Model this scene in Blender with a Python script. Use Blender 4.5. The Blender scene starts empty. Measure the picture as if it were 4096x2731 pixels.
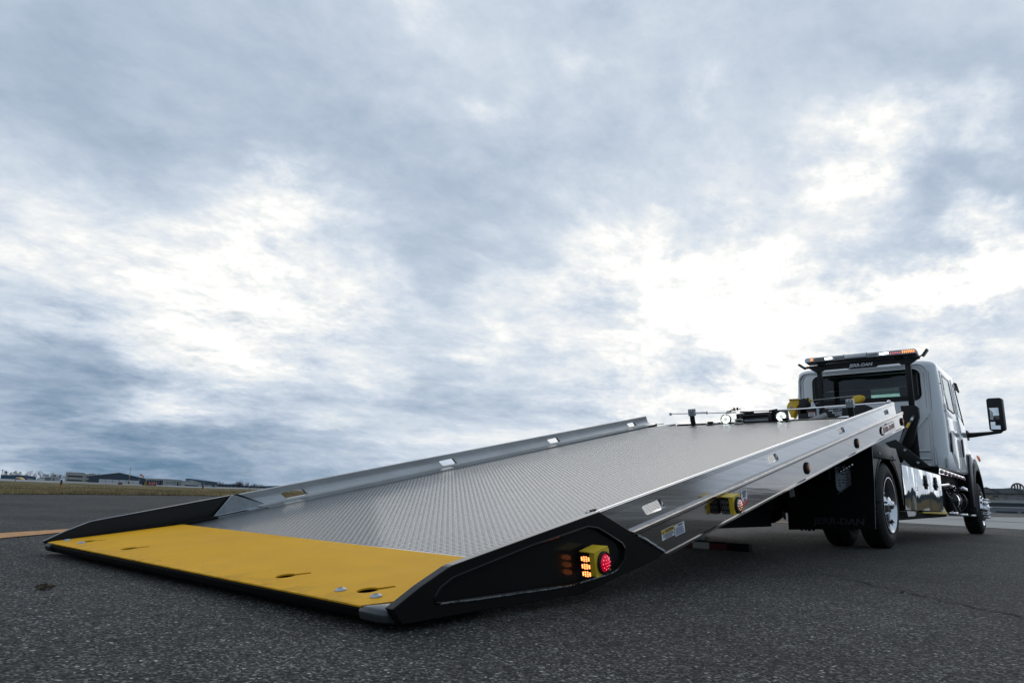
import bpy, bmesh, math, random
from math import sin, cos, pi, radians, sqrt, atan2, exp
from mathutils import Vector, Matrix
random.seed(7)
SC = bpy.context.scene
COL = SC.collection

# ---------------------------------------------------------------- camera
CAM = Vector((2.6676, -1.1841, 0.3974))
YAW, PITCH, ROLL, FPX = -0.7067, 0.2194, 0.0297, 2755.6
_f = Vector((sin(YAW)*cos(PITCH), cos(YAW)*cos(PITCH), sin(PITCH)))
_r = Vector((cos(YAW), -sin(YAW), 0)); _u = _r.cross(_f)
_r2 = _r*cos(ROLL)+_u*sin(ROLL); _u2 = -_r*sin(ROLL)+_u*cos(ROLL)
cd = bpy.data.cameras.new('camera'); cam = bpy.data.objects.new('camera', cd); COL.objects.link(cam)
cd.sensor_width = 36; cd.lens = FPX/4096*36; cd.clip_end = 8000; cd.clip_start = 0.05
m = Matrix.Identity(4)
for i in range(3):
    m[i][0] = _r2[i]; m[i][1] = _u2[i]; m[i][2] = -_f[i]; m[i][3] = CAM[i]
cam.matrix_world = m
SC.camera = cam
def raydir(px, py): return _f*FPX + _r2*(px-2048) + _u2*(1365.5-py)
def at(px, py, D): return CAM + raydir(px, py)*(D/FPX)
def hor(px): return 1919.3 + .02974*px

# ---------------------------------------------------------------- sky
SC.view_settings.view_transform = 'Standard'; SC.view_settings.look = 'None'
SC.view_settings.exposure = 0.0; SC.view_settings.gamma = 1
SUN_DIR = raydir(1750*1.7415, 640*1.7415).normalized()
SUN_EL = math.asin(SUN_DIR.z); SUN_AZ = atan2(SUN_DIR.x, SUN_DIR.y)
W = bpy.data.worlds.new('World'); SC.world = W; W.use_nodes = True
nt = W.node_tree; nt.nodes.clear()
def N(t, **k):
    n = nt.nodes.new(t)
    for a, b in k.items(): setattr(n, a, b)
    return n
def L(a, b): nt.links.new(a, b)
def setin(n, i, v):
    if hasattr(v, 'links'): L(v, n.inputs[i])
    elif v is not None: n.inputs[i].default_value = v
def M(op, a, b=None, c=None, clamp=False):
    n = N('ShaderNodeMath', operation=op, use_clamp=clamp)
    setin(n, 0, a); setin(n, 1, b); setin(n, 2, c); return n.outputs[0]
def V(op, a, b=None, scale=None):
    n = N('ShaderNodeVectorMath', operation=op); setin(n, 0, a); setin(n, 1, b)
    if scale is not None: setin(n, 3, scale)
    return n.outputs['Value'] if op in ('DOT_PRODUCT', 'LENGTH', 'DISTANCE') else n.outputs['Vector']
def NOI(vec, scale, detail=6, rough=.55, dist=0, lac=2.0):
    n = N('ShaderNodeTexNoise'); L(vec, n.inputs['Vector'])
    n.inputs['Scale'].default_value = scale; n.inputs['Detail'].default_value = detail
    n.inputs['Roughness'].default_value = rough; n.inputs['Distortion'].default_value = dist
    n.inputs['Lacunarity'].default_value = lac
    return n
def RAMP(fac, stops, interp='LINEAR'):
    n = N('ShaderNodeValToRGB'); L(fac, n.inputs[0]); cr = n.color_ramp; cr.interpolation = interp
    while len(cr.elements) < len(stops): cr.elements.new(.5)
    for e, (p, c) in zip(cr.elements, stops): e.position = p; e.color = (*c, 1)
    return n.outputs[0]
tc = N('ShaderNodeTexCoord'); D0 = tc.outputs['Generated']
sep = N('ShaderNodeSeparateXYZ'); L(D0, sep.inputs[0])
zc = M('MAXIMUM', sep.outputs[2], 0.0)
den = M('ADD', zc, .26)
pl = N('ShaderNodeCombineXYZ'); L(M('DIVIDE', sep.outputs[0], den), pl.inputs[0]); L(M('DIVIDE', sep.outputs[1], den), pl.inputs[1])
P2 = pl.outputs[0]
# stretch the layers along the way the bank drifts
mp = N('ShaderNodeMapping'); L(P2, mp.inputs[0]); mp.inputs['Rotation'].default_value = (0, 0, radians(-28)); mp.inputs['Scale'].default_value = (1.0, .80, 1)
P3 = mp.outputs[0]
w1 = NOI(P3, 1.7, 3, .5)
warp = V('SCALE', V('SUBTRACT', w1.outputs['Color'], (.5, .5, .5)), scale=.16)
P4 = V('ADD', P3, warp)
big = NOI(P4, 1.5, 7, .58).outputs[0]
med = NOI(P4, 4.5, 9, .68).outputs[0]
fine = NOI(P4, 14.0, 6, .62).outputs[0]
dw = NOI(P4, 3.2, 6, .62)
Dw = V('NORMALIZE', V('ADD', D0, V('SCALE', V('SUBTRACT', dw.outputs['Color'], (.5, .5, .5)), scale=.30)))
BL = [(1640,760,200,.44),(1880,740,170,.42),(1360,640,100,.34),(1500,620,90,.30),(1700,640,90,.26),(2080,650,100,.36),(2270,600,90,.48),(2180,650,90,.30),(2345,560,60,.36),(1980,690,90,.26),(2330,660,70,.3),(1480,880,150,.22),(1200,650,70,.26),(1100,640,50,.14),
      (560,600,120,.38),(320,600,120,.36),(760,640,100,.38),(880,640,60,.26),(120,520,100,.26),(640,440,55,.34),(600,500,60,.26),(420,760,110,.30),(600,780,90,.22),(650,900,90,.10),(280,870,80,.14),(700,830,60,.14),
      (1950,430,70,.62),(1880,450,50,.3),(2060,350,55,.44),(2120,310,40,.30),(2335,320,38,.62),(2230,285,36,.34),(1700,505,20,.34),(1530,445,18,.24),(1360,130,32,.22),(1140,255,24,.26),(1210,240,24,.18),(1000,20,36,.26),(1640,240,30,.26),(1650,290,20,.16),(390,250,50,.14),(100,60,50,.14),
      (1300,900,170,.12),(500,920,200,.12),(1080,800,60,.30),(1130,790,40,.2),(1750,930,140,.20),(2200,880,90,.16),(2320,980,90,.14),
      (2300,440,100,-.32),(2180,500,80,-.30),(2050,560,70,-.34),(1930,590,55,-.34),(1800,570,60,-.24),(1700,560,50,-.16),(2320,230,80,-.12),(1960,780,36,-.30),(2060,765,36,-.46),(2150,750,36,-.46),(2240,742,36,-.46),(2330,735,36,-.46),(1430,715,40,-.32),(1370,735,30,-.16),(950,850,50,-.22),(1040,858,50,-.22),(1640,885,45,-.20),(1540,888,45,-.16),
      (60,1000,110,-.30),(230,1020,110,-.34),(420,1035,110,-.34),(620,1050,100,-.28),(820,1060,80,-.18),(60,815,50,-.22),(160,815,50,-.22),(0,40,180,-.26),(60,350,120,-.10),(250,200,140,-.10),(450,150,160,-.10),(750,170,200,-.12),(1000,500,150,-.12),(1150,560,90,-.16),(900,560,70,-.12),(1000,620,40,-.08),(2150,120,170,-.16),(1750,150,160,-.08),(1350,830,60,-.12),(1150,1000,110,-.10),(1500,350,160,-.06),(250,380,90,-.06)]
acc = None
for (x, y, s, a) in BL:
    d = raydir(x*1.7415, y*1.7415).normalized()
    sg = s*1.7415/FPX*1.0
    n_ = 1/(sg*sg)
    dt = V('DOT_PRODUCT', Dw, tuple(d))
    e = M('EXPONENT', M('MULTIPLY_ADD', dt, n_, -n_)); a *= ((.45 if x < 1000 else .49) if a > 0 else (.78 if y > 940 and x < 900 else .58))
    acc = M('MULTIPLY', e, a) if acc is None else M('MULTIPLY_ADD', e, a, acc)
tx = M('MULTIPLY_ADD', M('SUBTRACT', med, .5), 2.4, 1.0, clamp=False)
tx = M('MAXIMUM', tx, .25)
b = M('MULTIPLY_ADD', M('SUBTRACT', big, .5), .54, .640)
b = M('MULTIPLY_ADD', M('SUBTRACT', med, .5), .42, b)
b = M('MULTIPLY_ADD', M('SUBTRACT', fine, .5), .25, b)
mot = NOI(P4, 34.0, 4, .6).outputs[0]
b = M('MULTIPLY_ADD', M('MULTIPLY', M('SUBTRACT', mot, .5), M('MAXIMUM', acc, 0.0)), 1.1, b)
b = M('MULTIPLY_ADD', acc, tx, b)
# flat layered bands low over the horizon
lv = N('ShaderNodeMapping'); L(D0, lv.inputs[0]); lv.inputs['Scale'].default_value = (1.5, 1.5, 15)
lay = NOI(V('ADD', lv.outputs[0], V('SCALE', dw.outputs['Color'], scale=.35)), 1.7, 8, .60).outputs[0]
lw = M('MULTIPLY_ADD', zc, -3.4, 1.15, clamp=True)
b = M('MULTIPLY_ADD', M('MULTIPLY', M('SUBTRACT', lay, .5), lw), 1.05, b)
# heavier cloud over the half of the sky behind the photographer
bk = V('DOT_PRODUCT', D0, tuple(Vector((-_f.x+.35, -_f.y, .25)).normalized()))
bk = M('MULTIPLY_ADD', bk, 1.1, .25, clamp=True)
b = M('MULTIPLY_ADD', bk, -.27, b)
def S3(r, g, b_): return tuple(((c/255+.055)/1.055)**2.4 for c in (r, g, b_))
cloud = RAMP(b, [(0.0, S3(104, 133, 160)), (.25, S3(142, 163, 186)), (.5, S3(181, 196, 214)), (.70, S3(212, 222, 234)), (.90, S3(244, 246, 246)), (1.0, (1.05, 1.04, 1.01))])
sky = N('ShaderNodeTexSky', sky_type='NISHITA', sun_disc=False)
sky.sun_elevation = SUN_EL; sky.sun_rotation = SUN_AZ
gap = M('EXPONENT', M('MULTIPLY_ADD', V('DOT_PRODUCT', Dw, tuple(raydir(620*1.7415, 740*1.7415).normalized())), 90.0, -90.0))
gap = M('MULTIPLY', gap, M('MULTIPLY_ADD', NOI(P4, 4.3, 5, .6).outputs[0], 9.0, -5.3, clamp=True), clamp=True)
skc = V('SCALE', sky.outputs[0], scale=.10)
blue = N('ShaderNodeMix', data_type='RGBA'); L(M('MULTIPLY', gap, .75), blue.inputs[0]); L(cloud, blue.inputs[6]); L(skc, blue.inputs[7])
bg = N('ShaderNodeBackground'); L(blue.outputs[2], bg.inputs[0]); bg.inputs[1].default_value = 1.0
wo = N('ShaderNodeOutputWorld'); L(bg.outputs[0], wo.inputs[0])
W.cycles.sampling_method = 'MANUAL'; W.cycles.sample_map_resolution = 512

# ---------------------------------------------------------------- sun behind the cloud
sd = bpy.data.lights.new('sun', 'SUN'); sd.energy = 0.7; sd.angle = radians(65); sd.color = (1, .96, .9)
so = bpy.data.objects.new('sun', sd); COL.objects.link(so); so.rotation_euler = SUN_DIR.to_track_quat('Z', 'Y').to_euler(); so.location = (0, 0, 30)

# ---------------------------------------------------------------- materials
def mat(name, col, rough=.5, metal=0.0, var=0.0, vscale=8.0, bump=0.0, bscale=40.0, spec=.5, emit=None, es=0.0, stretch=None, coat=0.0, col2=None, rvar=0.0, alpha=None):
    global nt
    mt = bpy.data.materials.new(name); mt.use_nodes = True; nt = mt.node_tree
    p = nt.nodes['Principled BSDF']
    p.inputs['Base Color'].default_value = (*col, 1); p.inputs['Roughness'].default_value = rough
    p.inputs['Metallic'].default_value = metal; p.inputs['Specular IOR Level'].default_value = spec
    p.inputs['Coat Weight'].default_value = coat; p.inputs['Coat Roughness'].default_value = .06
    if var or bump or rvar:
        t = N('ShaderNodeTexCoord'); vec = t.outputs['Object']
        if stretch:
            mpn = N('ShaderNodeMapping'); L(vec, mpn.inputs[0]); mpn.inputs['Scale'].default_value = stretch; vec = mpn.outputs[0]
        if var:
            n = NOI(vec, vscale, 6, .6)
            c2 = col2 or tuple(c*(1-var) for c in col)
            L(RAMP(n.outputs[0], [(.32, c2), (.68, col)]), p.inputs['Base Color'])
        if rvar:
            n = NOI(vec, vscale*.7, 5, .6); L(M('MULTIPLY_ADD', n.outputs[0], rvar, rough-rvar*.5), p.inputs['Roughness'])
        if bump:
            n = NOI(vec, bscale, 5, .6); bn = N('ShaderNodeBump'); bn.inputs['Strength'].default_value = 1; bn.inputs['Distance'].default_value = bump
            L(n.outputs[0], bn.inputs['Height']); L(bn.outputs[0], p.inputs['Normal'])
    if emit: p.inputs['Emission Color'].default_value = (*emit, 1); p.inputs['Emission Strength'].default_value = es
    return mt
# bed axes for streaks: the bed leans 11.3 degrees
TH = radians(11.30); CT, ST = cos(TH), sin(TH); Z0 = .113
def B(x, s, h): return Vector((x, s*CT-h*ST, Z0+s*ST+h*CT))

black = mat('black_powder_coat', (.012, .0125, .0125), .42, 0, .25, 6, .0004, 160, rvar=.12, spec=.22)
blackg = mat('black_gloss_paint', (.012, .012, .0115), .16, 0, .2, 5, .0002, 30, rvar=.06, spec=.16)
dull = mat('chassis_black', (.009, .009, .009), .6, 0, .3, 10, .0008, 60, spec=.15)
rubber = mat('tyre_rubber', (.020, .0195, .019), .65, 0, .3, 18, .0008, 120, spec=.25)
plastic = mat('black_plastic', (.014, .0145, .015), .42, 0, .2, 20, spec=.3)
yellow = mat('yellow_ramp_paint', (.86, .445, .018), .62, 0, .10, 3.5, .0014, 260, col2=(.76, .38, .014), rvar=.15, spec=.08)
yellowp = mat('yellow_bracket_paint', (.80, .54, .03), .36, 0, .08, 12)
white = mat('white_cab_paint', (.76, .78, .78), .16, 0, .03, 2, coat=.5)
whited = mat('white_panel_paint', (.72, .74, .745), .34, 0, .05, 4, .0003, 300)
steel = mat('polished_stainless', (.74, .74, .72), .04, 1, .0, 2, .004, 2.2, stretch=(1, 1, .35))
chrome = mat('chrome', (.80, .80, .80), .05, 1)
alu = mat('polished_aluminium_rail', (.60, .60, .60), .13, 1, .14, 30, .0012, 3, stretch=(1, .06, 3.0), rvar=.08)
aluside = mat('polished_aluminium_side', (.44, .41, .385), .11, 1, .18, 14, .0016, 2.4, stretch=(1, .10, 2.0), rvar=.06)
alumat = mat('brushed_aluminium_rail', (.43, .445, .445), .34, 1, .22, 9, .0004, 200, stretch=(1, .25, 1), rvar=.16)
galv = mat('galvanised_steel', (.42, .46, .48), .42, .85, .25, 22, .0004, 80)
rimal = mat('machined_wheel_aluminium', (.70, .71, .72), .20, 1, .1, 9)
lime = mat('faded_marker_white', (.55, .55, .50), .5, 0, .1, 12)
red = mat('red_reflector', (.11, .012, .012), .4, 0, .2, 40)
redlens = mat('red_lens', (.42, .003, .02), .16, 0, emit=(.85, .0, .03), es=.38)
redhot = mat('red_led', (1, .1, .2), .3, emit=(1, .10, .20), es=1.6)
amberhot = mat('amber_led_lit', (1, .45, .1), .3, emit=(1, .27, .08), es=3.2)
amberdim = mat('amber_led_dim', (.9, .3, .06), .3, emit=(1, .30, .10), es=1.6)
pinkdim = mat('pink_led_dim', (.8, .2, .25), .3, emit=(1, .25, .3), es=1.0)
whitehot = mat('white_led_lit', (1, 1, 1), .3, emit=(.95, 1, .97), es=6)
lensclear = mat('clear_lens', (.55, .58, .58), .12, .3, .25, 90, coat=.5)
lensgrey = mat('grey_lens_recess', (.33, .34, .34), .25, .4, .4, 120)
sticker = mat('white_sticker', (.84, .86, .88), .4, 0, .04, 60)
stickery = mat('yellow_sticker', (.80, .52, .06), .4)
stickerr = mat('red_sticker', (.50, .02, .03), .4)
ink = mat('printed_ink', (.02, .02, .022), .5)
inkb = mat('blue_grey_print', (.12, .15, .24), .5)
logor = mat('rust_red_letters', (.33, .09, .045), .4)
cable = mat('wire_rope', (.52, .53, .53), .4, .8, .5, 300)
def glass(name, tint, rough=.03, mixf=.5):
    global nt
    mt = bpy.data.materials.new(name); mt.use_nodes = True; nt = mt.node_tree; nt.nodes.remove(nt.nodes['Principled BSDF'])
    tr = N('ShaderNodeBsdfTransparent'); tr.inputs[0].default_value = (*tint, 1)
    gl = N('ShaderNodeBsdfGlossy'); gl.inputs[0].default_value = (.9, .95, .97, 1); gl.inputs[1].default_value = rough
    fr = N('ShaderNodeFresnel'); fr.inputs[0].default_value = 1.5
    mx = N('ShaderNodeMixShader'); L(fr.outputs[0], mx.inputs[0]); L(tr.outputs[0], mx.inputs[1]); L(gl.outputs[0], mx.inputs[2])
    L(mx.outputs[0], nt.nodes['Material Output'].inputs[0]); return mt
tinted = glass('tinted_window_glass', (.40, .50, .48))
windsh = glass('windscreen_glass', (.72, .90, .86))

def treadplate():
    global nt
    mt = bpy.data.materials.new('tread_plate_steel'); mt.use_nodes = True; nt = mt.node_tree; p = nt.nodes['Principled BSDF']
    t = N('ShaderNodeTexCoord'); s = N('ShaderNodeSeparateXYZ'); L(t.outputs['UV'], s.inputs[0])
    mpn = N('ShaderNodeMapping'); L(t.outputs['UV'], mpn.inputs[0]); mpn.inputs['Scale'].default_value = (.5, 1.6, 1)
    n = NOI(mpn.outputs[0], 1.5, 5, .6); sm = NOI(t.outputs['UV'], 420, 3, .6)
    hh = M('MULTIPLY_ADD', n.outputs[0], .10, M('MULTIPLY', sm.outputs[0], .04))
    bn = N('ShaderNodeBump'); bn.inputs['Strength'].default_value = 1; bn.inputs['Distance'].default_value = .0022
    L(hh, bn.inputs['Height']); L(bn.outputs[0], p.inputs['Normal'])
    L(RAMP(n.outputs[0], [(.3, (.080, .086, .090)), (.7, (.125, .131, .134))]), p.inputs['Base Color'])
    L(M('MULTIPLY_ADD', n.outputs[0], .10, .09), p.inputs['Roughness']); p.inputs['Metallic'].default_value = .60; p.inputs['Specular IOR Level'].default_value = .22
    return mt
tread = treadplate()

# ---------------------------------------------------------------- object helpers
def root_of(o):
    while o.parent: o = o.parent
    return o
def link(name, me, parent, m):
    o = bpy.data.objects.new(name, me); COL.objects.link(o)
    if m is not None: me.materials.append(m)
    if parent is not None:
        loc = root_of(parent).location
        me.transform(Matrix.Translation(-loc)); o.parent = parent
    return o
def thing(name, label, cat, loc, group=None, kind=None):
    o = bpy.data.objects.new(name, None); COL.objects.link(o); o.location = loc; o.empty_display_size = .2
    tag(o, label, cat, group, kind); return o
def tag(o, label=None, cat=None, group=None, kind=None):
    if label: o['label'] = label
    if cat: o['category'] = cat
    if group: o['group'] = group
    if kind: o['kind'] = kind
    return o
class MB:
    def __init__(s): s.v = []; s.f = []; s.T = lambda p: p
    def add(s, vs, fs):
        b0 = len(s.v); s.v += [Vector(s.T(Vector(p))) for p in vs]; s.f += [tuple(b0+i for i in f) for f in fs]; return s
    def box(s, x0, x1, y0, y1, z0, z1):
        return s.add([(x, y, z) for x in (x0, x1) for y in (y0, y1) for z in (z0, z1)],
                     [(0, 1, 3, 2), (4, 6, 7, 5), (0, 4, 5, 1), (2, 3, 7, 6), (0, 2, 6, 4), (1, 5, 7, 3)])
    def obox(s, c, ax, ay, az):
        c, ax, ay, az = map(Vector, (c, ax, ay, az))
        return s.add([c+i*ax+j*ay+k*az for i in (-1, 1) for j in (-1, 1) for k in (-1, 1)],
                     [(0, 1, 3, 2), (4, 6, 7, 5), (0, 4, 5, 1), (2, 3, 7, 6), (0, 2, 6, 4), (1, 5, 7, 3)])
    def prism(s, pts, off):
        off = Vector(off); n = len(pts); a = [Vector(p) for p in pts]
        return s.add(a+[p+off for p in a], [tuple(range(n))[::-1], tuple(range(n, 2*n))]+[(i, (i+1) % n, n+(i+1) % n, n+i) for i in range(n)])
    def sheet(s, pts): return s.add(pts, [tuple(range(len(pts)))])
    def tube(s, pts, r, n=8, cap=True, closed=False):
        P = [Vector(p) for p in pts]; rs = r if isinstance(r, (list, tuple)) else [r]*len(P)
        vs = []; m_ = len(P)
        for i, p in enumerate(P):
            if closed: t = P[(i+1) % m_]-P[i-1]
            else: t = P[min(i+1, m_-1)]-P[max(i-1, 0)]
            t.normalize(); a = t.orthogonal().normalized() if i == 0 else (a_prev - t*a_prev.dot(t)).normalized()
            a_prev = a; c = t.cross(a)
            vs += [p+(a*cos(2*pi*k/n)+c*sin(2*pi*k/n))*rs[i] for k in range(n)]
        fs = []
        for i in range(m_ if closed else m_-1):
            j = (i+1) % m_
            fs += [(i*n+k, i*n+(k+1) % n, j*n+(k+1) % n, j*n+k) for k in range(n)]
        if cap and not closed: fs += [tuple(range(n))[::-1], tuple((m_-1)*n+k for k in range(n))]
        return s.add(vs, fs)
    def lathe(s, prof, org, axis, n=32, rmod=None):
        org = Vector(org); t = Vector(axis).normalized(); a = t.orthogonal().normalized(); c = t.cross(a); vs = []; fs = []
        for i, (d, r) in enumerate(prof):
            for k in range(n):
                rr = r if rmod is None else rmod(i, k, r)
                vs.append(org+t*d+(a*cos(2*pi*k/n)+c*sin(2*pi*k/n))*rr)
        for i in range(len(prof)-1):
            fs += [(i*n+k, i*n+(k+1) % n, (i+1)*n+(k+1) % n, (i+1)*n+k) for k in range(n)]
        return s.add(vs, fs)
    def disc(s, c, axis, r, n=24, th=.003):
        return s.lathe([(0, .0001), (0, r), (th, r), (th, .0001)], c, axis, n)
    def loft(s, rings, cap=True):
        n = len(rings[0]); vs = [p for r in rings for p in r]; fs = []
        for i in range(len(rings)-1):
            fs += [(i*n+k, i*n+(k+1) % n, (i+1)*n+(k+1) % n, (i+1)*n+k) for k in range(n)]
        if cap: fs += [tuple(range(n))[::-1], tuple((len(rings)-1)*n+k for k in range(n))]
        return s.add(vs, fs)
    def mesh(s, name='m'):
        me = bpy.data.meshes.new(name); me.from_pydata([tuple(v) for v in s.v], [], s.f); me.validate(); return me
    def build(s, name, m, parent=None, bevel=0, smooth=False, seg=2):
        me = s.mesh(name); bm = bmesh.new(); bm.from_mesh(me); bmesh.ops.recalc_face_normals(bm, faces=bm.faces); bm.to_mesh(me); bm.free()
        if bevel:
            bm = bmesh.new(); bm.from_mesh(me)
            bmesh.ops.remove_doubles(bm, verts=bm.verts, dist=1e-5)
            es = [e for e in bm.edges if len(e.link_faces) == 2 and e.calc_face_angle(0) > radians(32)]
            bmesh.ops.bevel(bm, geom=es, offset=bevel, segments=seg, profile=.5, affect='EDGES', clamp_overlap=True)
            bm.to_mesh(me); bm.free()
        o = link(name, me, parent, m)
        if smooth or bevel: shade(o)
        return o
def shade(o, ang=35):
    me = o.data
    for p in me.polygons: p.use_smooth = True
    bm = bmesh.new(); bm.from_mesh(me)
    for e in bm.edges:
        e.smooth = not (len(e.link_faces) == 2 and e.calc_face_angle(0) > radians(ang))
    bm.to_mesh(me); bm.free()
def cut(o, mbs):
    """boolean subtract (evaluated into real geometry, cutters removed again)"""
    off = root_of(o).location if o.parent else Vector((0, 0, 0))
    for mb in (mbs if isinstance(mbs, list) else [mbs]):
        me = mb.mesh('c'); bm = bmesh.new(); bm.from_mesh(me); bmesh.ops.recalc_face_normals(bm, faces=bm.faces); bm.to_mesh(me); bm.free()
        c = bpy.data.objects.new('c', me); COL.objects.link(c)
        t = bpy.data.objects.new('t', o.data.copy()); COL.objects.link(t); t.data.transform(Matrix.Translation(off))
        md = t.modifiers.new('b', 'BOOLEAN'); md.operation = 'DIFFERENCE'; md.solver = 'EXACT'; md.object = c
        bpy.context.view_layer.update(); dg = bpy.context.evaluated_depsgraph_get()
        me2 = bpy.data.meshes.new_from_object(t.evaluated_get(dg)); me2.transform(Matrix.Translation(-off))
        mats = list(o.data.materials); o.data = me2
        for p_ in me2.polygons: p_.use_smooth = False
        if not me2.materials:
            for q in mats: me2.materials.append(q)
        bpy.data.objects.remove(t); bpy.data.objects.remove(c)
    return o
def text(name, body, m, parent, org, xdir, ydir, size, depth=.002, bold=0.0, shear=0.0, align='CENTER', width=None, line=1.0):
    cu = bpy.data.curves.new(name, 'FONT'); cu.body = body; cu.size = 1; cu.extrude = depth/size/2 if width is None else .01; cu.offset = bold; cu.shear = shear
    cu.align_x = align; cu.align_y = 'CENTER'; cu.space_line = line; cu.resolution_u = 3
    t = bpy.data.objects.new('t', cu); COL.objects.link(t); bpy.context.view_layer.update()
    me = bpy.data.meshes.new_from_object(t.evaluated_get(bpy.context.evaluated_depsgraph_get())); bpy.data.objects.remove(t)
    me.name = name
    xs = [v.co.x for v in me.vertices]; w = max(xs)-min(xs)
    sx = size if width is None else width/w
    X = Vector(xdir).normalized(); Y = Vector(ydir).normalized(); Z = X.cross(Y).normalized()
    for v in me.vertices:
        v.co = Vector(org)+X*v.co.x*sx+Y*v.co.y*size+Z*(1 if v.co.z > 0 else -1)*depth/2
    me.materials.clear()
    return link(name, me, parent, m)
def copy_tree(o, parent=None):
    c = o.copy(); COL.objects.link(c); c.parent = parent
    for ch in list(o.children): copy_tree(ch, c)
    return c
XB, SB, HB = Vector((1, 0, 0)), Vector((0, CT, ST)), Vector((0, -ST, CT))
def bmb():
    b_ = MB(); b_.T = lambda p: B(p[0], p[1], p[2]); return b_


nt = yellow.node_tree; _p = nt.nodes['Principled BSDF']; _src = _p.inputs['Base Color'].links[0].from_socket
_t = N('ShaderNodeTexCoord'); _s = N('ShaderNodeSeparateXYZ'); L(_t.outputs['Object'], _s.inputs[0])
_e = M('MULTIPLY_ADD', _s.outputs[1], -7.0, -34.1, clamp=True)
_n = M('MULTIPLY_ADD', NOI(_t.outputs['Object'], 17, 7, .72).outputs[0], 6.0, -2.75, clamp=True)
_mp = N('ShaderNodeMapping'); L(_t.outputs['Object'], _mp.inputs[0]); _mp.inputs['Scale'].default_value = (9, .9, 1)
_sc = M('MULTIPLY_ADD', NOI(_mp.outputs[0], 3.1, 6, .7).outputs[0], 9.0, -5.6, clamp=True)
_fm = M('ADD', M('MULTIPLY', M('MULTIPLY', _e, _n), .34), M('MULTIPLY', _sc, .10), clamp=True)
_m = N('ShaderNodeMix', data_type='RGBA'); L(_fm, _m.inputs[0]); L(_src, _m.inputs[6]); _m.inputs[7].default_value = (.10, .075, .04, 1); L(_m.outputs[2], _p.inputs['Base Color'])
# ================================================================ THE TOW TRUCK
GZ = .036
T = thing('tow_truck', 'white crew cab tow truck with long flat bed tilted, yellow tail on the tarmac', 'tow truck', (0, 5, GZ))

# ---- deck
mb = bmb()
mb.add([(-1.17, .58, -.052), (1.256, .58, -.052), (1.256, 5.78, -.067), (-1.17, 5.78, -.067), (-1.17, .58, -.064), (1.256, .58, -.064), (1.256, 5.78, -.079), (-1.17, 5.78, -.079)],
       [(0, 1, 2, 3), (7, 6, 5, 4), (0, 4, 5, 1), (1, 5, 6, 2), (2, 6, 7, 3), (3, 7, 4, 0)])
deck = mb.build('deck', tread, T)
uv = deck.data.uv_layers.new(name='UVMap')
for lp in deck.data.loops:
    c = deck.data.vertices[lp.vertex_index].co+T.location
    uv.data[lp.index].uv = (c.x+2, (c.y*CT+(c.z-Z0)*ST))
import numpy as np
def tread_bumps():
    G = .0168; LX, LW, HT = .0112, .0034, .0013
    xs = np.arange(-1.15, 1.245, G); ss = np.arange(.645, 5.765, G); ii, jj = np.meshgrid(np.arange(len(xs)), np.arange(len(ss)))
    C_ = np.stack([xs[ii.ravel()], ss[jj.ravel()]], 1); sg = np.where((ii+jj).ravel() % 2 == 0, 1.0, -1.0)[:, None]
    a_ = np.array([-LX, -LX*.5, LX*.5, LX, LX*.5, -LX*.5, -LX*.45, LX*.45]); w_ = np.array([0, -LW, -LW, 0, LW, LW, 0, 0]); hh = [0, 0, 0, 0, 0, 0, HT, HT]
    k = .7071; n = len(C_); x = C_[:, None, 0]+k*(a_-w_*sg); s = C_[:, None, 1]+k*(a_*sg+w_); h0 = -.052-(s-.58)/5.2*.015; hgt = h0+np.array(hh)
    co = np.stack([x, s*CT-hgt*ST, Z0+s*ST+hgt*CT], -1).reshape(-1, 3)
    fc = [(0, 1, 6), (1, 2, 7, 6), (2, 3, 7), (3, 4, 7), (4, 5, 6, 7), (5, 0, 6)]
    flat = np.array([i for f in fc for i in f]); tot = np.array([len(f) for f in fc]); st = np.concatenate([[0], np.cumsum(tot)[:-1]])
    li = (np.arange(n)[:, None]*8+flat).ravel(); ls_ = (np.arange(n)[:, None]*len(flat)+st).ravel(); lt = np.tile(tot, n)
    me = bpy.data.meshes.new('tread_pattern'); me.vertices.add(n*8); me.vertices.foreach_set('co', co.ravel()); me.loops.add(len(li)); me.loops.foreach_set('vertex_index', li.astype('i')); me.polygons.add(len(ls_)); me.polygons.foreach_set('loop_start', ls_.astype('i')); me.polygons.foreach_set('loop_total', lt.astype('i')); me.update(calc_edges=True); me.validate()
    return me
# the raised pattern is joined into the deck mesh itself
tb = tread_bumps(); tb.transform(Matrix.Translation(-T.location))
bm = bmesh.new(); bm.from_mesh(deck.data); bm.from_mesh(tb); bm.to_mesh(deck.data); bm.free(); bpy.data.meshes.remove(tb)
# deck edge flanges beside the plate (dark gap line)
for sgn in (-1, 1):
    mb = bmb(); mb.box(min(sgn*1.165, sgn*1.262), max(sgn*1.165, sgn*1.262), .66, 6.0, -.095, -.070); mb.build('deck_edge', dull, T)
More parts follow.
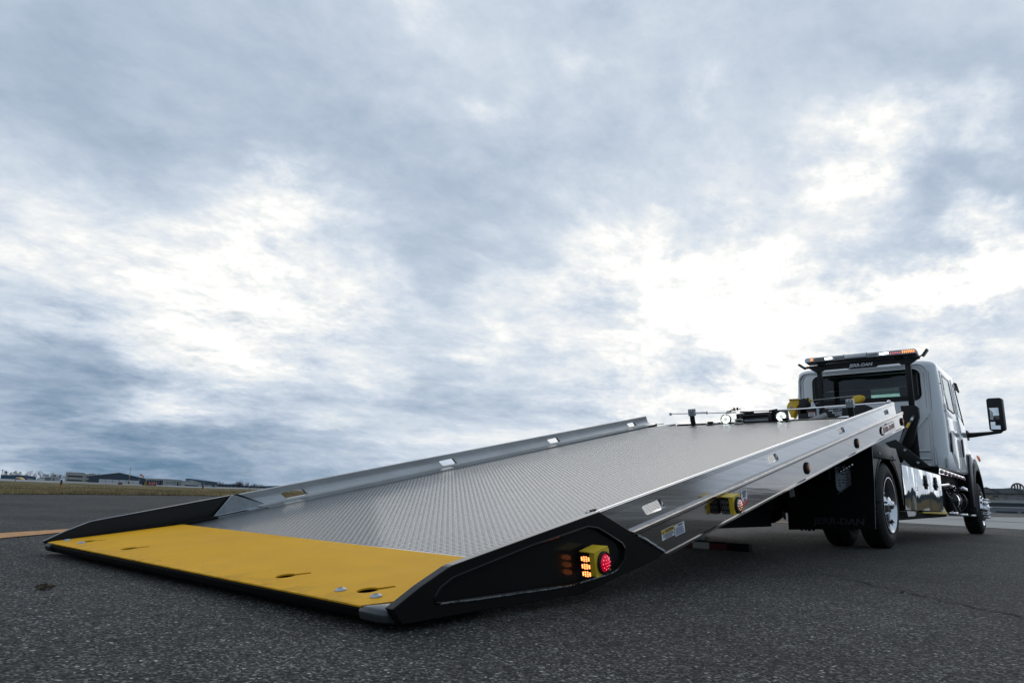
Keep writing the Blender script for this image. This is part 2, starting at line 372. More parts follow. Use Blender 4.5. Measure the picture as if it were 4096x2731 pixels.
# ---- yellow ramp plate
def ys(x0, x1, s0, s1, th=.004):
    def hh(s): return -.002 - .046*(s/.62)**1.0
    return [(x0, s0, hh(s0)), (x1, s0, hh(s0)), (x1, s1, hh(s1)), (x0, s1, hh(s1))]
mb = bmb()
top = [(-1.245, .012, -.002), (-1.255, .05, -.004), (-1.235, .30, -.0235), (-1.205, .635, -.047), (1.235, .595, -.044), (1.262, .30, -.0235), (1.262, .14, -.0115), (1.17, .0, -.002)]
mb.prism(top, (0, 0, -.0045))
ramp = mb.build('ramp_plate', yellow, T)
cs = []
def keyhole(x, s, a=1):
    m1 = bmb(); pts = []
    for k in range(14):
        t_ = 2*pi*k/14; pts.append((x+.030*cos(t_), s+.033*sin(t_)-.012, -.05))
    m1.prism(pts, (0, 0, .09))
    m2 = bmb(); m2.prism([(x+a*.000, s+.010, -.06), (x+a*.024, s+.000, -.06), (x+a*.046, s+.050, -.06), (x+a*.030, s+.062, -.06)], (0, 0, .10))
    return [m1, m2]
for x, a in ((-1.055, 1), (-.575, 1), (.635, 1), (1.05, 1)): cs += keyhole(x, .132, a)
cut(ramp, cs)
for x in (-1.20, -1.015, .978, 1.135):
    mb = bmb(); s_ = .080; h0 = -.0075
    mb.T = lambda p: p
    o_ = B(x, s_, h0)
    prof = [(0, .017), (.003, .0165), (.0065, .011), (.0075, .007), (.0055, .0065), (.0055, .0001)]
    mb.lathe(prof, o_, HB, 18); mb.build('bolt', galv, ramp, smooth=True)
# front lip, rounded underside and skid below it
mb = bmb()
prof = [(.004, -.0075), (.003, -.014), (.012, -.034), (.026, -.048), (.045, -.056), (.60, -.125), (.61, -.062), (.20, -.030), (.02, -.016)]
mb.prism([(-1.24, a, c) for a, c in prof], (2.40, 0, 0))
mb.build('tail_lip', dull, T)
mb = MB(); mb.box(-1.10, 1.10, .10, .55, GZ+.008, .10); mb.build('tail_skid', dull, T)
# rounded corner shoes
for sgn in (-1, 1):
    mb = bmb(); xs = [1.165, 1.20, 1.235, 1.258, 1.2655]
    rings = []
    for i, x in enumerate(xs):
        k = max(0, (i-2))*.006; sb = (.15 if sgn > 0 else .10)*(i/4)+.03
        rings.append([(sgn*x, -.004+k, -.016-k*.2), (sgn*x, .004+k, -.0035-k*.5), (sgn*x, sb, -.0025-.0125*sb/.14), (sgn*x, sb, -.05), (sgn*x, .02+k, -.046), (sgn*x, -.001+k, -.036)])
    mb.loft(rings); mb.build('corner_shoe', black if sgn < 0 else mat('grey_corner_shoe', (.07, .075, .08), .22, .3, .3, 20), T, bevel=.004)  # right shoe is a lighter, glossier grey than the left
# ---- black side plates with pressed pocket
def side_plate(sgn):
    x0 = sgn*1.266
    pts = [(.002, .003), (.10, .031), (.205, .053), (.22, .0545), (.953, .0515), (1.371, -.186), (1.33, -.205), (.80, -.190), (.30, -.092), (.03, -.042)]
    mb = bmb(); mb.prism([(x0, s, h) for s, h in pts], (sgn*.030, 0, 0))
    o = mb.build('side_plate', blackg, T, bevel=.002)
    if sgn > 0:
        poc = [(.143, -.024), (.142, -.008), (.165, .010), (.215, .023), (.56, .027), (.87, .018), (.93, .0), (.975, -.025), (1.075, -.085), (1.095, -.115), (1.082, -.145), (1.03, -.166), (.976, -.169), (.76, -.146), (.17, -.031)]
        mc = bmb(); mc.prism([(1.296-.013, s, h) for s, h in poc], (.05, 0, 0)); cut(o, mc)
        mw = bmb(); mw.tube([(1.2965, s, h) for s, h in poc], .0035, 8, closed=True); w = mw.build('weld_bead', blackg, o, smooth=True)
        rw_ = random.Random(2); P_ = [(1.03, -.166), (.976, -.1685), (.76, -.1455), (.60, -.117), (.45, -.087), (.30, -.058), (.17, -.0305), (.150, -.027)]; Q_ = []; R_ = []
        for (a0, a1), (c0, c1) in zip(P_, P_[1:]):
            nn_ = max(2, int(abs(a0-c0)/.008))
            for q_ in range(nn_): f_ = q_/nn_; Q_.append((1.2975+rw_.uniform(-.0006, .0006), a0+(c0-a0)*f_, a1+(c1-a1)*f_-.001+rw_.uniform(-.0008, .0008))); R_.append(rw_.uniform(.0022, .0036))
        mw = bmb(); mw.tube(Q_, R_, 6); mw.build('weld_bead', mat('lit_weld_grey', (.17, .18, .185), .45, .3, .4, 90), o, smooth=True)  # paler grey on the lower bead paints the light it catches
    return o
spR = side_plate(1); spL = side_plate(-1)
# bare weld down the cut edge
mb = bmb(); pts = []; rr = []
for i in range(46):
    t_ = i/45; s_ = 1.185+(1.375-1.185)*t_; h_ = -.079+(-.188+.079)*t_
    pts.append((1.3015+random.uniform(-.001, .001), s_+random.uniform(-.001, .001), h_+random.uniform(-.0015, .0015))); rr.append((.0022+.0026*abs(sin(i*1.9))+.001*random.random())*(.5 if i < 8 else 1))
mb.tube(pts, rr, 6); mb.build('weld_bead', galv, spR, smooth=True)
# inner weld strips along the ramp, left and right
for sgn in (-1, 1):
    mb = bmb(); pts = [(sgn*1.262, .05+.95*i/40, -.012-.05*i/40+random.uniform(-.0015, .0015)) for i in range(41)]
    mb.tube(pts, .008, 6); mb.box(min(sgn*1.20, sgn*1.27), max(sgn*1.20, sgn*1.27), .62, 1.02, -.056, -.046)
    mb.build('inner_weld', dull, T, smooth=True)
# ---- polished side extrusion of the bed
def bed_side(sgn):
    prof = [(1.262, -.060), (1.296, -.060), (1.303, -.064), (1.303, -.069), (1.296, -.072), (1.296, -.076), (1.302, -.079), (1.302, -.084), (1.2945, -.088), (1.2945, -.196), (1.301, -.199), (1.301, -.208), (1.285, -.211), (1.215, -.211), (1.215, -.203), (1.262, -.203)]
    mb = bmb(); mb.loft([[(sgn*x, 1.150+(-.060-h)*1.72, h) for x, h in prof], [(sgn*x, 6.185+(h+.06)*.20, h) for x, h in prof]])
    return mb.build('bed_side', aluside, T)
bsR = bed_side(1); bsL = bed_side(-1)
mb = bmb(); mb.box(-1.29, 1.29, 6.10, 6.16, -.205, -.09); mb.build('front_crossmember', black, T)
for s_ in (1.9, 2.7, 3.5, 4.3, 5.1, 5.8):
    mb = bmb(); mb.box(-1.20, 1.20, s_-.03, s_+.03, -.165, -.08); mb.build('crossmember', dull, T)
for x in (-.42, .42):
    mb = bmb(); mb.box(x-.05, x+.05, .95, 6.1, -.215, -.082); mb.prism([(x-.05, 1.7, -.216), (x-.05, 2.0, -.31), (x-.05, 5.9, -.33), (x-.05, 6.0, -.216)], (.10, 0, 0)); mb.build('bed_runner', dull, T)  # deeper lower webs added to block light reaching the ground under the bed
# ---- side rails: cove profile, ribbed top, slots
slots = [(1.365, 1), (2.735, 1), (4.140, 1), (5.600, 1)]
def rail(sgn):
    pr = [(1.279, .047), (1.277, .050), (1.268, .050), (1.262, .046), (1.262, .015), (1.260, -.012), (1.252, -.030), (1.238, -.042), (1.218, -.049), (1.165, -.052), (1.165, -.060), (1.281, -.062), (1.281, -.02), (1.281, .016)]
    ribs = []
    for k in range(5):
        h = .020+k*.0056; ribs += [(1.281, h), (1.284, h+.001), (1.284, h+.0038), (1.281, h+.0048)]
    if sgn > 0: pr = [(1.279, .047), (1.277, .050), (1.268, .050), (1.262, .046), (1.262, .0), (1.262, -.03), (1.261, -.060), (1.281, -.062), (1.281, -.02), (1.281, .016)]
    pr = pr+ribs
    s1a = .953; n = len(pr)
    mb = bmb()
    def s_start(h): return s1a+max(0, (.050-h))*1.72
    def s_end(h): return 5.945+(.050-h)*.34
    mb.loft([[(sgn*x, s_start(h), h) for x, h in pr], [(sgn*x, s_end(h), h) for x, h in pr]])
    o = mb.build('side_rail', alumat if sgn < 0 else alu, T, smooth=True)
    cs = []
    for c, _ in slots:
        w2 = .094 if c > 1.5 or True else .1
        pts = [(c-w2+.006, .008), (c-w2, .003), (c-w2*.72, -.027), (c-w2*.60, -.032), (c+w2-.004, -.034), (c+w2, -.029), (c+w2*.68, .006), (c+w2*.55, .010)]
        m_ = bmb(); m_.prism([(sgn*1.20, s, h) for s, h in pts], (sgn*.12, 0, 0)); cs.append(m_)
    cut(o, cs); shade(o, 30)
    for p in o.data.polygons: pass
    if sgn > 0: return o
    for s_ in (1.25, 1.33, 2.20, 2.28, 3.05, 3.13, 4.35, 4.43, 5.40, 5.46):
        mbb = MB(); mbb.lathe([(0, .011), (.003, .0105), (.005, .006), (.005, .0001)], B(sgn*1.192, s_, -.052), HB, 12); mbb.build('rivet', galv, o, smooth=True)
    # rubber strip under flange
    mb = bmb(); mb.box(min(sgn*1.162, sgn*1.20), max(sgn*1.162, sgn*1.20), 1.14, 5.95, -.069, -.0615); mb.build('rail_gasket', dull, o)
    return o
rR = rail(1); rL = rail(-1)
# galvanised gusset inside each side plate, with its foot and black edge
for sgn in (-1, 1):
    mb = bmb()
    mb.prism([(sgn*1.252, s, h) for s, h in [(.835, -.047), (.945, .0485), (.965, .050), (1.135, -.030), (1.135, -.047)]], (sgn*-.006, 0, 0))
    mb.prism([(sgn*1.246, s, h) for s, h in [(.83, -.047), (1.17, -.049), (1.17, -.056), (.83, -.054)]], (sgn*-.055, 0, 0))
    mb.tube([(sgn*1.246, .833, -.046), (sgn*1.246, .945, .050)], .004, 6); mb.tube([(sgn*1.243, .84, -.0465), (sgn*1.243, 1.14, -.0465)], .005, 6)
    mb.build('gusset', galv, T)
    mb = bmb(); mb.prism([(sgn*1.258, s, h) for s, h in [(.955, .0545), (.985, .0545), (1.175, -.048), (1.145, -.048)]], (sgn*-.010, 0, 0)); mb.build('gusset_edge', black, T)

# ---- lamp boxes on the bed side
def round_lamp(parent, org, r, lens, led, pattern, lname):
    mb = MB(); mb.lathe([(-.002, r), (.006, r), (.010, r*.96), (.012, r*.86), (.008, r*.80), (.004, r*.79)], org, XB, 28); g = mb.build('grommet', rubber, parent, smooth=True)
    mb = MB(); mb.lathe([(.004, r*.79), (.009, r*.74), (.016, r*.52), (.018, r*.25), (.0185, .0001)], org, XB, 24); l = mb.build(lname, lens, parent, smooth=True)
    mb = MB()
    for (a, c) in pattern:
        p = Vector(org)+XB*(.0175-.006*(a*a+c*c))+SB*(a*r*.7)+HB*(c*r*.7); mb.lathe([(0, r*.055), (.002, r*.045), (.003, .0001)], p, XB, 8)
    mb.build('led', led, l)
PAT = [(0, 0)]+[(.42*cos(k*pi/3), .42*sin(k*pi/3)) for k in range(6)]+[(.8*cos(k*pi/5), .8*sin(k*pi/5)) for k in range(10)]
def lamp_box(s0, s1, h0, h1, lens, led, ledm, lit, nm):
    # folded yellow bracket: side face, rear face, top lip
    mb = bmb(); xo = 1.362
    mb.prism([(xo, s0, h0+.002), (xo, s0, h1), (xo, s1-.004, h1+.001), (xo, s1, h1-.006), (xo, s1, h0+.002), (xo, s0+.01, h0-.002)], (-.003, 0, 0))
    mb.box(1.343, xo-.003, s0, s0+.003, h0+.004, h1)
    mb.prism([(1.300, s0+.004, h1), (xo, s0-.004, h1), (xo, s1-.004, h1+.0015), (1.300, s1-.004, h1+.0015)], (0, 0, .003))
    mb.box(1.302, xo-.003, s1-.004, s1-.001, h0, h1)
    br = mb.build(nm, yellowp, T)
    c_ = B(xo, (s0+s1)/2+.003, (h0+h1)/2-.002)
    round_lamp(br, c_, (h1-h0)*.475, lens, led, PAT, 'lens')
    mb = bmb(); mb.box(1.300, 1.345, s0+.006, s0+.03, h0+.004, h1-.006); hs = mb.build('module_housing', plastic, br, bevel=.002)
    mb = bmb()
    for j in range(3):
        for k in range(3):
            for i in range(4):
                hh = h1-.016-j*.0245-k*.0062; xx = 1.308+i*.0090
                if (k != 1 and i in (0, 3)): hh += (.002 if k == 0 else -.002)*-1
                mb.box(xx-.0022, xx+.0022, s0+.0035, s0+.006, hh-.0021, hh+.0021)
    mb.build('warning_led', ledm, hs)
    if not lit:
        mb = bmb(); mb.box(1.304, 1.342, s0+.0045, s0+.0055, h0+.008, h1-.010); mb.build('clear_cover', mat('dark_cover', (.03, .031, .03), .2), hs)
    return br
lamp_box(.795, .885, -.128, -.050, redlens, redhot, amberhot, True, 'tail_lamp_box')
lamp_box(1.945, 2.035, -.160, -.080, lensclear, amberdim, mat('grey_led_off', (.16, .16, .155), .3), False, 'turn_lamp_box')
def marker(s, h, r, m1, ledm):
    o = B(1.2945, s, h); mb = MB()
    mb.T = lambda p: p
    vs = []; 
    mb.lathe([(0, r), (.008, r*.97), (.012, r*.84), (.008, r*.78)], o, XB, 26); g = mb.build('marker_lamp', rubber, T, smooth=True)
    mb = MB(); mb.lathe([(.006, r*.78), (.012, r*.7), (.016, r*.4), (.017, .0001)], o, XB, 20); mb.build('lens', m1, g, smooth=True)
    mb = MB()
    for a, c in PAT[:11]:
        mb.lathe([(0, .0030), (.002, .0001)], o+XB*.0165+SB*a*r*.62+HB*c*r*.62, XB, 6)
    mb.build('led', ledm, g)
mklens = mat('smoked_amber_lens', (.085, .045, .035), .15); mkled = mat('amber_led_faint', (.8, .2, .05), .3, emit=(1, .26, .08), es=.4)
marker(3.245, -.142, .037, mklens, mkled); marker(4.450, -.141, .037, mklens, mkled); marker(6.100, -.146, .037, mklens, mkled)
# ---- decals on the side
def decal(s0, s1, h0, h1, m_, x=1.2962, nm='decal', parent=None):
    mb = bmb(); mb.box(x-.001, x, s0, s1, h0, h1); return mb.build(nm, m_, parent or T)
NX = 1.2972
wd = decal(1.376, 1.482, -.147, -.108, sticker, nm='caution_label'); d2 = decal(1.376, 1.482, -.1245, -.1085, stickery, x=1.2968, nm='yellow_band', parent=wd)
mb = bmb(); mb.prism([(NX, 1.380, -.1225), (NX, 1.392, -.1225), (NX, 1.386, -.1105)], (.0004, 0, 0)); mb.build('hazard_mark', ink, wd)
text('lettering', 'CAUTION', ink, wd, B(NX+.0005, 1.437, -.1165), SB, HB, .0165, .0006, bold=.02, width=.075)
text('lettering', 'AIR SUSPENSION MUST BE FULLY\nDEFLATED BEFORE TILTING DECK\nTO LOAD OR UNLOAD', ink, wd, B(NX+.0005, 1.430, -.1355), SB, HB, .0068, .0006, width=.090)
wd = decal(1.489, 1.578, -.156, -.111, sticker, nm='warning_label')
mb = bmb(); mb.prism([(NX, 1.500, -.1205), (NX, 1.508, -.1205), (NX, 1.504, -.1125)], (.0004, 0, 0)); mb.build('hazard_mark', stickery, wd)
text('lettering', 'WARNING', ink, wd, B(NX+.0005, 1.538, -.1165), SB, HB, .0095, .0006, bold=.02, width=.046)
mb = bmb()
for i in range(9):
    mb.box(NX-.0002, NX+.0004, 1.494, 1.494+random.uniform(.06, .08), -.1255-i*.0033, -.1240-i*.0033)
mb.build('small_print', inkb, wd)
wd = decal(2.204, 2.281, -.171, -.095, sticker, nm='arrow_label')
mb = bmb(); mb.prism([(1.2968, s, h) for s, h in [(2.204, -.171), (2.281, -.171), (2.281, -.140), (2.243, -.164), (2.204, -.143)]], (.0006, 0, 0)); mb.build('red_chevron', stickerr, wd)
mb = bmb(); mb.prism([(1.2974, s, h) for s, h in [(2.243, -.159), (2.228, -.147), (2.238, -.147), (2.238, -.136), (2.248, -.136), (2.248, -.147), (2.258, -.147)]], (.0005, 0, 0)); mb.build('arrow', stickerr, wd)
text('lettering', 'ALL DECK LOCKS\nWHEN ALIGNED WITH\nPINS LOWER\nBEFORE TILTING', ink, wd, B(NX+.0005, 2.243, -.116), SB, HB, .0085, .0006, width=.058)
# maker badge near the head of the bed
mb = bmb(); mb.prism([(1.2945, s, h) for s, h in [(5.235, -.158), (5.232, -.120), (5.262, -.118), (5.268, -.106), (5.44, -.104), (5.45, -.098), (5.53, -.099), (5.535, -.106), (5.70, -.104), (5.76, -.104), (5.76, -.175), (5.30, -.182)]], (.008, 0, 0)); bd = mb.build('badge', blackg, T)
mb = bmb(); mb.prism([(1.3025, s, h) for s, h in [(5.262, -.166), (5.258, -.126), (5.272, -.112), (5.754, -.109), (5.754, -.170), (5.30, -.178)]], (.001, 0, 0)); mb.build('badge_face', alu, bd)
text('lettering', 'JERR-DAN', logor, bd, B(1.3045, 5.515, -.143), SB, HB, .062, .002, bold=.035, width=.445)
# rail-end fixings
# ---- head of the bed: bar, lever rod, brackets, winch, work lamps
SH = 5.85
mb = bmb(); mb.prism([(-.83, SH-.02, -.075), (1.02, SH-.02, -.098), (1.02, SH-.02, -.062), (-.83, SH-.02, -.054)], (0, .03, 0)); mb.build('head_bar', black, T)
mb = bmb(); mb.box(-1.16, 1.16, 5.775, 5.80, -.10, -.068); mb.build('head_edge', black, T)
def rod(pts, r, nm='release_rod', m_=chrome, parent=None):
    mb = bmb(); mb.tube(pts, r, 10); return mb.build(nm, m_, parent or T, smooth=True)
rod([(-.90, SH, .065), (-.16, SH, .042)], .0065)
rod([(-.01, SH+.01, .043), (.48, SH+.01, .039), (.94, SH, .050), (1.23, SH, .055)], .0065)
def ball(p, r, parent=None, nm='knob', m_=chrome):
    mb = MB(); mb.lathe([(-r*cos(pi*k/10), max(.0001, r*sin(pi*k/10))) for k in range(11)], p, XB, 18); return mb.build(nm, m_, parent or T, smooth=True)
ball(B(-.903, SH, .065), .018); ball(B(1.262, SH, .058), .018)
for x in (-.652, .935):
    mb = bmb(); mb.box(x-.033, x+.033, SH-.018, SH-.015, .030, .103); mb.box(x+.030, x+.033, SH-.015, SH+.03, .030, .103); mb.box(x-.033, x+.030, SH-.015, SH+.03, .1005, .103)
    bk = mb.build('rod_bracket', galv, T)
    for dx in (-.014, .014):
        mb = MB(); mb.lathe([(0, .0085), (.004, .0085), (.005, .005), (.005, .0001)], B(x+dx, SH-.018, .084), -SB, 8); mb.build('bolt', chrome, bk)
    mb = bmb(); mb.prism([(x-.028, SH, .032), (x+.024, SH, .032), (x+.024, SH, -.03), (x+.032, SH, -.075), (x-.02, SH, -.075), (x-.028, SH, -.03)], (0, .012, 0)); mb.build('bracket_post', black, T)
mb = bmb(); pts = []
for i in range(90): pts.append((-.607+i*.0013, SH+.010*cos(i*1.0), .058+.010*sin(i*1.0)))
mb.tube(pts, .0018, 5); mb.build('spring', chrome, T, smooth=True)
mb = MB(); mb.lathe([(0, .0001), (0, .017), (.004, .017), (.004, .0001)], B(-.482, SH, .053), XB, 16); mb.build('stop_washer', galv, T)
# linkage over the winch
mb = bmb(); mb.prism([(-.275, SH, .032), (-.225, SH, .034), (-.215, SH, .062), (-.262, SH, .060)], (0, .02, 0)); mb.box(-.225, -.17, SH-.005, SH+.02, .060, .067); mb.box(-.205, -.115, SH-.01, SH+.02, .070, .076); l_ = mb.build('linkage', dull, T)
for x in (-.178, -.144): mb = MB(); mb.lathe([(0, .0065), (.022, .0065), (.022, .010), (.032, .010), (.034, .0001)], B(x, SH, .058), HB, 10); mb.build('bolt', dull, l_)
mb = bmb(); mb.tube([(-.12, SH, .044), (.02, SH, .036), (.015, SH, .045)], .007, 8); mb.box(-.075, .018, SH-.01, SH+.02, .018, .032); mb.tube([(-.05, SH-.012, .034), (-.05, SH+.03, .034)], .011, 10); mb.build('lever_arm', plastic, T, smooth=True)
mb = bmb(); mb.tube([(.18, SH, .036), (.26, SH, .046)], .010, 8); mb.build('lever_arm', plastic, T, smooth=True)
# winch
WN = SH+.10
mb = bmb(); mb.tube([(-.15, WN+.06, -.06), (.18, WN+.06, -.06)], .03, 12); wn = mb.build('winch', dull, T, smooth=True)
mb = bmb(); mb.prism([(-.185, WN-.05, -.09), (-.160, WN-.05, -.09), (-.160, WN-.05, .022), (-.185, WN-.05, .018)], (0, .20, 0)); mb.build('end_plate', black, wn, bevel=.003)
mb = bmb(); mb.prism([(.185, WN-.06, -.085), (.28, WN-.06, -.085), (.28, WN-.06, .033), (.185, WN-.06, .028)], (0, .22, 0)); mb.build('gear_case', black, wn, bevel=.003)
dcs = mat('dark_cast_steel', (.06, .062, .065), .38, .6, .3, 30)
mb = bmb(); mb.box(-.155, -.105, WN-.07, WN-.05, -.09, .018); mb.build('frame_post', dcs, wn, bevel=.004)
mb = bmb(); mb.box(.150, .190, WN-.075, WN-.055, -.09, .022); mb.build('frame_post', dcs, wn, bevel=.004)
mb = bmb(); mb.tube([(-.11, WN-.04, -.012), (.16, WN-.04, -.008)], .018, 16); mb.tube([(-.11, WN-.02, .012), (.16, WN-.02, .016)], .008, 10); mb.build('tensioner_roller', plastic, wn, smooth=True)
mb = bmb()
for k in range(26): 
    c0 = -.10+k*.0098; mb.tube([(c0+.004*cos(a), WN+.01+.055*cos(a*1), -.062+.040*sin(a)) for a in [2*pi*j/14 for j in range(14)]], .0052, 5, closed=True)
mb.build('wire_rope_drum', cable, wn, smooth=True)
mb = bmb(); mb.prism([(-.20, WN-.04, -.09), (-.185, WN-.04, -.09), (-.185, WN-.04, -.02), (-.195, WN-.04, -.03)], (0, .1, 0)); mb.box(-.12, .15, WN-.06, WN-.045, .019, .024); mb.build('winch_guard', galv, wn)
def work_lamp(x, h, r):
    o = B(x, SH-.06, h); fw = -SB
    fw = (Vector((.10, -1, .02))).normalized()
    mb = MB(); mb.lathe([(-.05, r*.5), (-.045, r*.85), (-.02, r), (.008, r), (.010, r*.92), (.004, r*.88)], o, fw, 28); l = mb.build('work_lamp', plastic, T, smooth=True)
    mb = MB(); mb.lathe([(.003, r*.88), (.004, .0001)], o, fw, 24); mb.build('lens', mat('work_lamp_lens', (.45, .50, .46), .2, emit=(.85, 1, .9), es=.5), l, smooth=True)
    a = fw.orthogonal().normalized(); c = fw.cross(a)
    for k in range(8):
        t_ = 2*pi*k/8+.2; mb = MB(); mb.lathe([(.0045, r*.17), (.0065, r*.14), (.007, .0001)], o+(a*cos(t_)+c*sin(t_))*r*.58, fw, 12); mb.build('led', whitehot, l)
work_lamp(-.255, -.020, .052); work_lamp(.312, -.020, .054)
# tie-down discs and straps on deck by the winch
for (x, s, rr_, m_, nm) in ((-.41, SH-.10, .050, black, 'keyhole_cap'), (.36, SH-.10, .052, black, 'keyhole_cap'), (-.10, SH-.12, .052, mat('grey_cast_cap', (.36, .37, .33), .5, .3, .2, 40), 'grey_cap')):
    mb = MB(); mb.lathe([(0, rr_), (.004, rr_), (.007, rr_*.85), (.007, .0001)], B(x, s, -.062), HB, 24); c_ = mb.build(nm, m_, T, smooth=True)
    if nm == 'keyhole_cap':
        mb = bmb(); mb.box(x-.03, x+.03, s-.012, s+.012, -.054, -.032); mb.build('cap_grip', rubber, c_, bevel=.006)
        mb = bmb(); mb.tube([(x+.028, s, -.050), (x+.045, s, -.044), (x+.055, s-.01, -.052), (x+.10, s+.03, -.046)], .003, 6); mb.build('retaining_wire', chrome, c_)
    else:
        mb = bmb(); mb.tube([(x-.02, s, -.054), (x-.03, s, -.028), (x+.02, s, -.022), (x+.05, s, -.036)], .010, 8); mb.build('cap_hook', mat('hook_cast_steel', (.42, .42, .36), .5, .3, .3, 40), c_, smooth=True)
# small flags left of the bar
mb = bmb(); mb.prism([(-1.10, SH-.10, -.066), (-.98, SH-.02, -.052), (-.85, SH-.02, -.046), (-.84, SH-.02, -.056), (-.95, SH-.10, -.068)], (0, 0, -.004)); mb.build('head_plate', galv, T)
mb = bmb(); mb.tube([(-1.18, SH-.06, -.055), (-1.02, SH+.05, -.042)], .004, 6); mb.build('head_stay', dull, T)
# ---- side-puller system across the chassis behind the cab
YP = 8.6
mb = MB()
mb.box(-.46, -.24, YP, YP+.25, 1.42, 1.685); mb.box(-.24, .16, YP, YP+.25, 1.42, 1.66); mb.build('equipment_box', plastic, T, bevel=.008)
mb = MB(); mb.prism([(.16, YP-.02, 1.42), (.50, YP-.02, 1.42), (.48, YP-.02, 1.60), (.43, YP-.02, 1.67), (.30, YP-.02, 1.70), (.16, YP-.02, 1.66)], (0, .25, 0)); mb.build('equipment_box', plastic, T, bevel=.01)
lb = MB(); lb.box(-.322, -.232, YP-.003, YP, 1.565, 1.622); lb = lb.build('label_plate', sticker, T)
mb = MB(); mb.box(-.320, -.234, YP-.005, YP-.003, 1.607, 1.620); mb.build('orange_band', mat('orange_print', (.6, .16, .05), .5), lb)
mb = MB()
for i in range(5): mb.box(-.316, -.245+random.uniform(-.01, .005), YP-.0045, YP-.003, 1.572+i*.0065, 1.575+i*.0065)
mb.build('small_print', inkb, lb)
tw = mat('white_lettering', (.85, .85, .88), .5)
sg = text('box_lettering', 'SIDE', tw, T, (-.028, YP-.004, 1.629), XB, (0, 0, 1), .036, .002, bold=.015, width=.058)
text('lettering', 'RECOVERY', tw, sg, (.050, YP-.004, 1.598), XB, (0, 0, 1), .036, .002, bold=.015, width=.125)
text('lettering', 'SYSTEM', tw, sg, (.062, YP-.004, 1.566), XB, (0, 0, 1), .036, .002, bold=.015, width=.085)
mb = MB(); mb.tube([(.008, YP-.004, 1.633), (.062, YP-.004, 1.633)], .0022, 6); mb.prism([(.058, YP-.004, 1.633), (.068, YP-.004, 1.639), (.080, YP-.004, 1.633), (.068, YP-.004, 1.627)], (0, -.002, 0))
mb.tube([(.080+.0*i, YP-.004, 1.633) for i in range(1)]+[(.095+.014*cos(a)*1.0, YP-.004, 1.636+.011*sin(a)) for a in [pi+.3, pi-.6, pi*.55, pi*.2, -.2, -.9]], .0026, 6); mb.build('hook_mark', tw, sg)
ypaint = mat('yellow_sheave_paint', (.82, .52, .03), .4, 0, .12, 14)
sp = [(-.575, 1.812), (-.445, 1.815), (-.442, 1.748), (-.455, 1.728), (-.492, 1.690), (-.495, 1.655), (-.535, 1.563), (-.565, 1.566), (-.572, 1.60), (-.590, 1.65), (-.612, 1.69), (-.612, 1.725), (-.595, 1.758), (-.572, 1.785)]
mb = MB(); mb.prism([(x, YP+.02, z) for x, z in sp], (0, .02, 0)); sv = mb.build('side_puller_head', ypaint, T, bevel=.003)
mb = MB(); mb.prism([(x+.02, YP+.075, z-.01) for x, z in sp], (0, .02, 0)); mb.box(-.578, -.442, YP-.005, YP+.10, 1.812, 1.818); mb.build('rear_cheek', ypaint, sv, bevel=.003)
mb = MB(); mb.lathe([(0, .020), (.008, .018), (.010, .012), (.006, .010), (.006, .0001)], (-.552, YP+.02, 1.705), (0, -1, 0), 16); mb.build('pivot_bolt', galv, sv, smooth=True)
mb = MB(); mb.box(-.438, -.335, YP+.0, YP+.10, 1.60, 1.812); mb.box(-.335, -.305, YP-.005, YP+.09, 1.70, 1.822); mb.box(-.40, -.35, YP+.01, YP+.05, 1.80, 1.82); mb.build('puller_housing', plastic, T, bevel=.010)
mb = MB(); mb.lathe([(0, .0001), (0, .030), (.008, .036), (.016, .030), (.02, .012), (.04, .010)], (-.308, YP+.03, 1.785), XB, 16); mb.build('yellow_boss', ypaint, T, smooth=True)
mb = MB(); mb.tube([(-.29, YP+.03, 1.785), (.29, YP+.03, 1.810)], .0055, 8); mb.tube([(.0, YP+.03, 1.7975), (.29, YP+.03, 1.803)], .004, 6); mb.build('wire_rope', cable, T, smooth=True)
mb = MB(); pts = []
for k in range(20):
    t_ = 2*pi*k/20; pts.append((.300+.070*cos(t_)+.012*sin(t_), YP+.0, 1.762+.052*sin(t_)+.010*cos(t_)))
mb.prism(pts, (0, .02, 0)); mb.prism([(p[0]+.02, p[1]+.05, p[2]) for p in pts], (0, .02, 0)); mb.build('side_puller_head', ypaint, T, bevel=.003)
mb = MB(); mb.tube([(-.185, YP-.03, 1.40), (-.185, YP-.03, 1.70)], .020, 12); mb.build('stack_post', galv, T, smooth=True); 
ball(Vector((-.182, YP-.03, 1.712)), .034, m_=plastic, nm='post_knob')
mb = MB(); mb.tube([(-.34, YP-.35, 1.40), (-.06, YP-.12, 1.548)], .046, 20, cap=False); mb.tube([(-.30, YP-.36, 1.41), (-.08, YP-.14, 1.540)], .040, 20); mb.build('light_tube', mat('grey_tube_steel', (.30, .30, .29), .35, .8, .2, 20), T, smooth=True)
mb = MB(); mb.prism([(.0, YP-.2, 1.48), (.12, YP-.1, 1.535), (.26, YP-.1, 1.54), (.27, YP-.1, 1.50), (.0, YP-.2, 1.44)], (0, .04, 0)); mb.build('polished_bracket', chrome, T, bevel=.004)
for x in (-.30, .30):
    mb = MB(); mb.box(x-.05, x+.05, 8.45, 8.85, .70, 1.45); mb.build('chassis_upright', dull, T)

